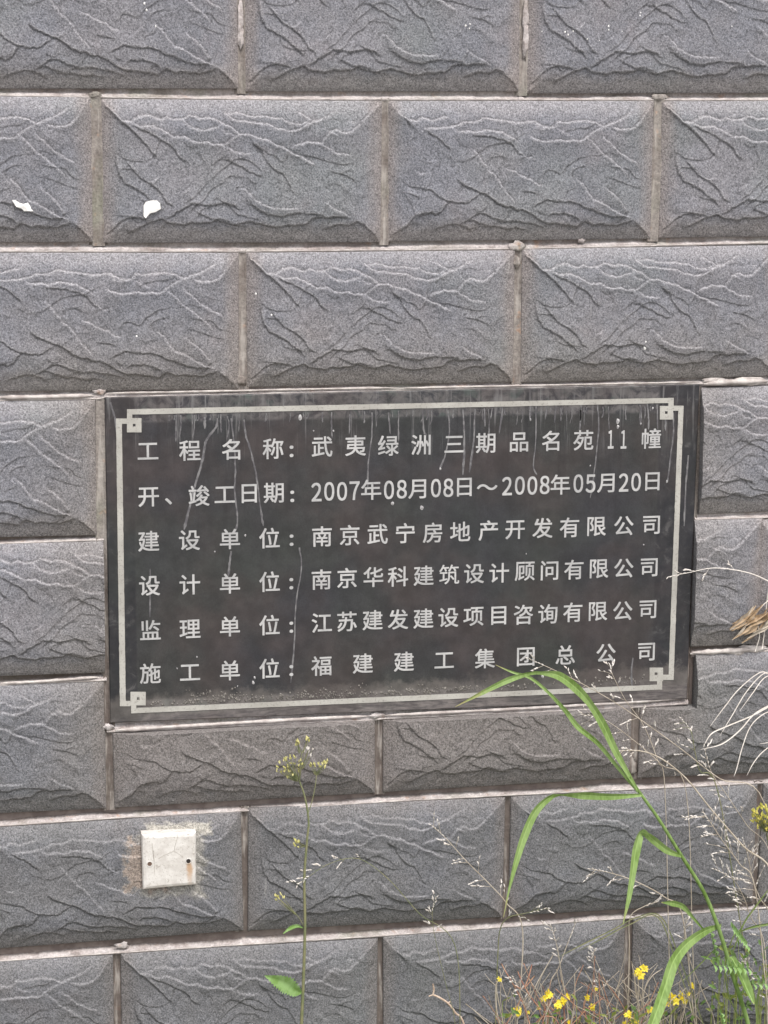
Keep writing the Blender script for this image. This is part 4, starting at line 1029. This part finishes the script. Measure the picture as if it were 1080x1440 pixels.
# --- small yellow flowers on reddish stems along the bottom
def flower(b, cpt, size, r_, face):
    f = face.normalized(); a = f.cross(Vector((.3,.2,1))).normalized(); c = f.cross(a)
    for k in range(5):
        t = 2*math.pi*k/5 + r_.uniform(-.2,.2); d = a*math.cos(t) + c*math.sin(t); s_ = f.cross(d)
        L = size*r_.uniform(.8,1.1)
        p = [cpt, cpt + d*L*.45 + s_*L*.30 + f*L*.18, cpt + d*L*.98 + s_*L*.16 + f*L*.10, cpt + d*L*1.05 - s_*L*.14 + f*L*.12, cpt + d*L*.45 - s_*L*.30 + f*L*.20]
        b.add(p + [cpt + d*L*.55 + f*L*.08], [(0,1,5),(1,2,5),(2,3,5),(3,4,5),(4,0,5)])
    b.seed(cpt, f, size*.35, size*.12)
fl = [(702,1377,4.5),(771,1398,8),(765,1404,6),(728,1420,6.5),(730,1426,5),(790,1408,8),(785,1414,6.5),(797,1402,6),(758,1417,3.5),(743,1424,3),(826,1402,5),(832,1416,6),(897,1366,5),(905,1362,7),(901,1371,7),(893,1370,4),(973,1387,5.5),(945,1402,7),(957,1400,7),(950,1408,7),(938,1412,5),(962,1408,5),(914,1420,7),(883,1426,6),(893,1435,8),(838,1391,3.5),(800,1437,4),(880,1440,5),(968,1398,4),(928,1396,4)]
groups = {}
for f_ in fl: groups.setdefault(int(min(4, (f_[0]-690)//62)), []).append(f_)
names = ['leftmost yellow flowered weed on a bare whitish stem', 'low weed with the brightest cluster of yellow flowers above reddish twigs', 'small yellow flowers between the two larger clusters', 'yellow flowered weed just left of the wide green blade with a double bloom on top', 'yellow flowered weed right of the wide green blade']
r_ = random.Random(21)
for gi in sorted(groups):
    F = groups[gi]; cx = sum(f_[0] for f_ in F)/len(F)
    basep = at(cx, 1500, -.10); e = empty('yellow_flower_weed', Vector((basep.x, -.10, 0)), names[gi], 'weed', 'yellow flowered weeds along the wall foot')
    for (fx, fy, sz) in F:
        sb = MB(); pb = MB()
        y = -.10 + r_.uniform(-.03, .03)
        p = at(fx, fy, y); m_ = Vector((basep.x + r_.uniform(-.03,.03), -.10 + r_.uniform(-.02,.02), 0))
        mid = p*.55 + m_*.45 + Vector((r_.uniform(-.02,.02), 0, 0)); 
        Q = spline([m_, mid, p + Vector((r_.uniform(-.006,.006), 0, -.02)), p], 5)
        sb.tube(Q, [.0012 - .0006*i/len(Q) for i in range(len(Q))], 5, False)
        for w_ in range(2 if sz < 5 else 4):
            o_ = Vector((r_.uniform(-1,1), r_.uniform(-.6,.6), r_.uniform(-1,1)))*sz*px*(.55 if w_ else 0)
            flower(pb, p + o_, sz*px*(.98 if w_ == 0 else .66), r_, Vector((r_.uniform(-.9,.9), -1, r_.uniform(-.1,1.1))))
        for _ in range(3):
            k_ = r_.randint(4, len(Q)-2); d = Vector((r_.uniform(-1,1), r_.uniform(-.5,.5), r_.uniform(.3,1))).normalized()
            sb.tube([Q[k_], Q[k_] + d*.012, Q[k_] + d*.024 + Vector((0,0,.004))], [.0006,.0005,.0003], 4, False)
        sb.build('stem', M['red_stem' if gi in (1, 2) else 'straw'], e); pb.build('flower', M['petal'], e)
    if gi == 0:
        b = MB(); b.tube(spline(path([(706,1450),(699,1425),(697,1400),(698,1380)], -.1, -.1), 5), .0013, 6); b.build('main_stem', M['straw'], e)
# tangle of thin dry twigs behind the flowers
tangle = empty('dead_twigs', at(800, 1500, -.09)*1.0, 'tangle of thin reddish and straw coloured dead twigs behind the yellow flowers', 'dead twigs'); tangle.location.z = 0
r_ = random.Random(9)
red, pale = MB(), MB()
for i in range(170):
    x0 = r_.uniform(690, 990); y0 = r_.uniform(1400, 1500); a = r_.uniform(-1.0, 1.0); L = r_.uniform(18, 75) * (1 if x0 < 930 else .6)
    y = -.10 + r_.uniform(-.03, .05)
    pts = [(x0, y0), (x0 + math.sin(a)*L*.5 + r_.uniform(-4,4), y0 - math.cos(a)*L*.5), (x0 + math.sin(a)*L, y0 - math.cos(a)*L + r_.uniform(-4,8))]
    if pts[-1][1] < 1335: continue
    b = red if r_.random() < .32 and x0 < 900 else pale
    b.tube(spline(path(pts, y, y + r_.uniform(-.01,.01)), 4), r_.uniform(.00035, .0008), 4, False)
    if r_.random() < .35: b.seed(at(*pts[-1], y), Vector((math.sin(a), 0, math.cos(a))), .006, .0009)
for pts in ([(745,1440),(735,1410),(722,1385),(712,1368),(705,1355)], [(760,1420),(745,1400),(738,1388),(732,1376),(728,1366)], [(738,1388),(744,1372),(748,1356)], [(722,1385),(736,1390),(752,1372)], [(790,1450),(780,1432),(764,1430),(752,1440)]):
    red.tube(spline(path(pts, -.1, -.09), 5), .0009, 5)
for pts in ([(900,1440),(898,1410),(893,1380),(888,1352)], [(908,1440),(905,1400),(915,1375),(932,1362)], [(850,1440),(842,1410),(832,1382),(822,1365)], [(862,1445),(868,1412),(872,1390)], [(990,1440),(970,1420),(955,1412)]):
    pale.tube(spline(path(pts, -.1, -.09), 5), .0008, 5)
red.build('reddish_twigs', M['red_stem'], tangle)['kind'] = 'stuff'; pale.build('straw_twigs', M['straw'], tangle)['kind'] = 'stuff'
# blades going to the ground for the tangle
b = MB()
for i in range(26):
    x = r_.uniform(700, 990); p = at(x, 1470, -.09); b.tube([Vector((p.x + r_.uniform(-.03,.03), -.09 + r_.uniform(-.02,.02), -.01)), p, p + Vector((r_.uniform(-.02,.02), 0, .05))], [.0009,.0007,.0003], 4, False)
b.build('twig_feet', M['straw'], tangle)['kind'] = 'stuff'
# orange dry twig
b = MB()
P = path([(655,1450),(640,1424),(630,1411),(618,1403),(609,1399)], -.05, -.05)
b.tube(spline([Vector((P[0].x + .03, -.06, -.01))] + P, 5), .0016, 7)
b.tube(spline(path([(609,1399),(610,1392),(609,1384)], -.05, -.05), 4), .0014, 6); b.tube(spline(path([(609,1399),(603,1401)], -.05, -.05), 3), .0010, 6)
b.tube(spline(path([(630,1411),(634,1408)], -.05, -.05), 3), .0012, 6)
tag(b.build('dry_twig', M['twig']), 'bare forked dry twig at the bottom, left of the yellow flowers', 'twig')
# --- vetch-like weed with ladder leaves near the right edge
vr = path([(1040,1440),(1025,1400),(1020,1360),(1030,1320),(1042,1306)], -.15, -.15)
root = to_ground(vr, .01, 0)
vetch = empty('vetch', Vector((root[0].x, root[0].y, 0)), 'small vetch with ladder shaped leaves by the base of the tall grass', 'weed')
b = MB(); b.tube(spline(root, 6), .0011, 6); b.build('stem', M['stem'], vetch)
def ladder(p0, p1, n, L, y, droop=1):
    b = MB()
    for i in range(n):
        t = i/(n-1); x = p0[0] + (p1[0]-p0[0])*t; yy = p0[1] + (p1[1]-p0[1])*t
        for sd_ in (-1, 1):
            blade(b, path([(x, yy), (x + sd_*2 + 1, yy + sd_*L*.5*droop), (x + sd_*2, yy + sd_*L*droop)], y, y - .006), [1.2*px, 4.6*px, .8*px], .3, None, 3)
    b.tube(path([p0, p1], y, y), .0006, 4); b.build('ladder_leaf', M['leaf'], vetch)
ladder((1004,1357), (1052,1362), 8, 10, -.17); ladder((1030,1305), (1050,1330), 7, 9, -.16); ladder((1000,1312),(1008,1345), 5, 6, -.15)
ladder((1060,1384),(1090,1384), 5, 8, -.16); ladder((1014,1425),(1018,1445), 4, 6, -.15)
# extra green side stems at the right edge
shoots = empty('green_shoots', at(1085, 1500, -.15), 'thin yellow-green grass shoots rising out at the lower right corner', 'grass plant'); shoots.location.z = 0
for pts, ws in (([(1030,1340),(1045,1300),(1062,1275),(1085,1245)], [2,3,3,1]), ([(1040,1310),(1060,1303),(1090,1298)], [2,4,4]), ([(960,1380),(985,1355),(1005,1335),(1022,1325)], [1,2,2,2]), ([(1070,1450),(1064,1415),(1072,1380),(1095,1360)], [3,4,4,2]), ([(1056,1480),(1064,1440),(1062,1410),(1058,1385)], [4,4,3,1])):
    b = MB(); blade(b, path(pts, -.14, -.16), [w_*px for w_ in ws], .5); b.build('blade', M['stem'], shoots)
b = MB(); b.tube([Vector((at(1056,1480,-.14).x, -.14, -.01)), at(1056,1480,-.14)], .002, 6); b.build('stem', M['stem'], shoots)
# pair of thin dark stems crossing from left
thin = empty('thin_grass', at(1010, 1500, -.11), 'two thin grey-green grass leaves slanting left across the lowest joint', 'grass plant'); thin.location.z = 0
for pts in ([(1010,1500),(960,1360),(930,1290),(895,1290),(860,1308),(815,1330),(785,1346)], [(1000,1500),(955,1365),(925,1290),(885,1300),(850,1318),(812,1338)]):
    b = MB(); blade(b, path(pts, -.11, -.10), [2*px]*(len(pts)-1) + [.5*px], .5); b.build('blade', M['weed_stem'], thin)
b = MB(); q_ = at(1010,1500,-.11); b.tube([Vector((q_.x, -.11, -.01)), q_], .001, 5); b.build('stem', M['weed_stem'], thin)

# --- low leaves between the flowers and in the corner
low = empty('low_leaves', at(900, 1500, -.1), 'low yellow-green leaves growing among the yellow flowers and in the lower right corner', 'ground plant'); low.location.z = 0; low['kind'] = 'stuff'
r_ = random.Random(77); b1 = MB(); b2 = MB()
for i in range(150):
    if i < 70: x0, y0 = r_.uniform(700, 985), r_.gauss(1432, 12)
    else: x0, y0 = r_.uniform(1000, 1085), r_.uniform(1330, 1440)
    y = -.11 + r_.uniform(-.04, .04); a = r_.uniform(-1.3, 1.3); L = r_.uniform(7, 17)
    blade(b1 if i % 2 else b2, path([(x0, y0), (x0 + math.sin(a)*L*.5, y0 - math.cos(a)*L*.5), (x0 + math.sin(a)*L, y0 - math.cos(a)*L*.8)], y, y - .01), [.8*px, r_.uniform(4, 7.5)*px, .5*px], .4, [0, r_.uniform(-.7,.7), 0], 3)
    if i % 3 == 0:
        q_ = at(x0, y0, y); b2.tube([Vector((q_.x + r_.uniform(-.03,.03), y, -.01)), q_*.5 + Vector((q_.x*.5, y*.5, 0)), q_], [.0009, .0007, .0004], 4, False)
M['leaf2'] = simple('yellow_green_leaf', (.30, .36, .08), (.42, .46, .16), 90, .5, 0, .35)
for bb, mt in ((b1, 'leaf'), (b2, 'leaf2')): bb.build('leaves', M[mt], low)['kind'] = 'stuff'
# ------------------------------------------------------------------ ground
def ground_material():
    g = NT('soil_and_moss')
    n = g.noise(1.3, 5, .6); f = g.noise(40, 4, .7)
    c = g.mix(g.ramp(n, .4, .6), (.16, .13, .10), (.10, .12, .06))
    bounce_pave = g.ramp(g.math('ADD', g.sep()[1], g.math('MULTIPLY', n, .3)), -.95, -1.05)
    c = g.mix(bounce_pave, c, g.mix(g.ramp(n, .35, .65), (.40, .39, .37), (.33, .32, .30)))  # pale unseen paving, added to bounce light up onto the wall
    c = g.mix(1.0, c, g.ramp(f, .3, .7, .6, 1.3), 'MULTIPLY')
    return g.done(c, .95, g.bump(f, .6, .01), .2)
n = 60; b = MB()
xs = [-60 + 120*(i/n) for i in range(n+1)]; ys = [-60 + 60.6*(1 - (1 - i/n)**2) for i in range(n+1)]
b.add([(x, y, .03*mn.noise(Vector((x*.7, y*.7, 0))) * min(1, max(0, (-y - .3)))) for y in ys for x in xs],
      [(j*(n+1)+i, j*(n+1)+i+1, (j+1)*(n+1)+i+1, (j+1)*(n+1)+i) for j in range(n) for i in range(n)])
tag(b.build('ground', ground_material()), kind='structure')
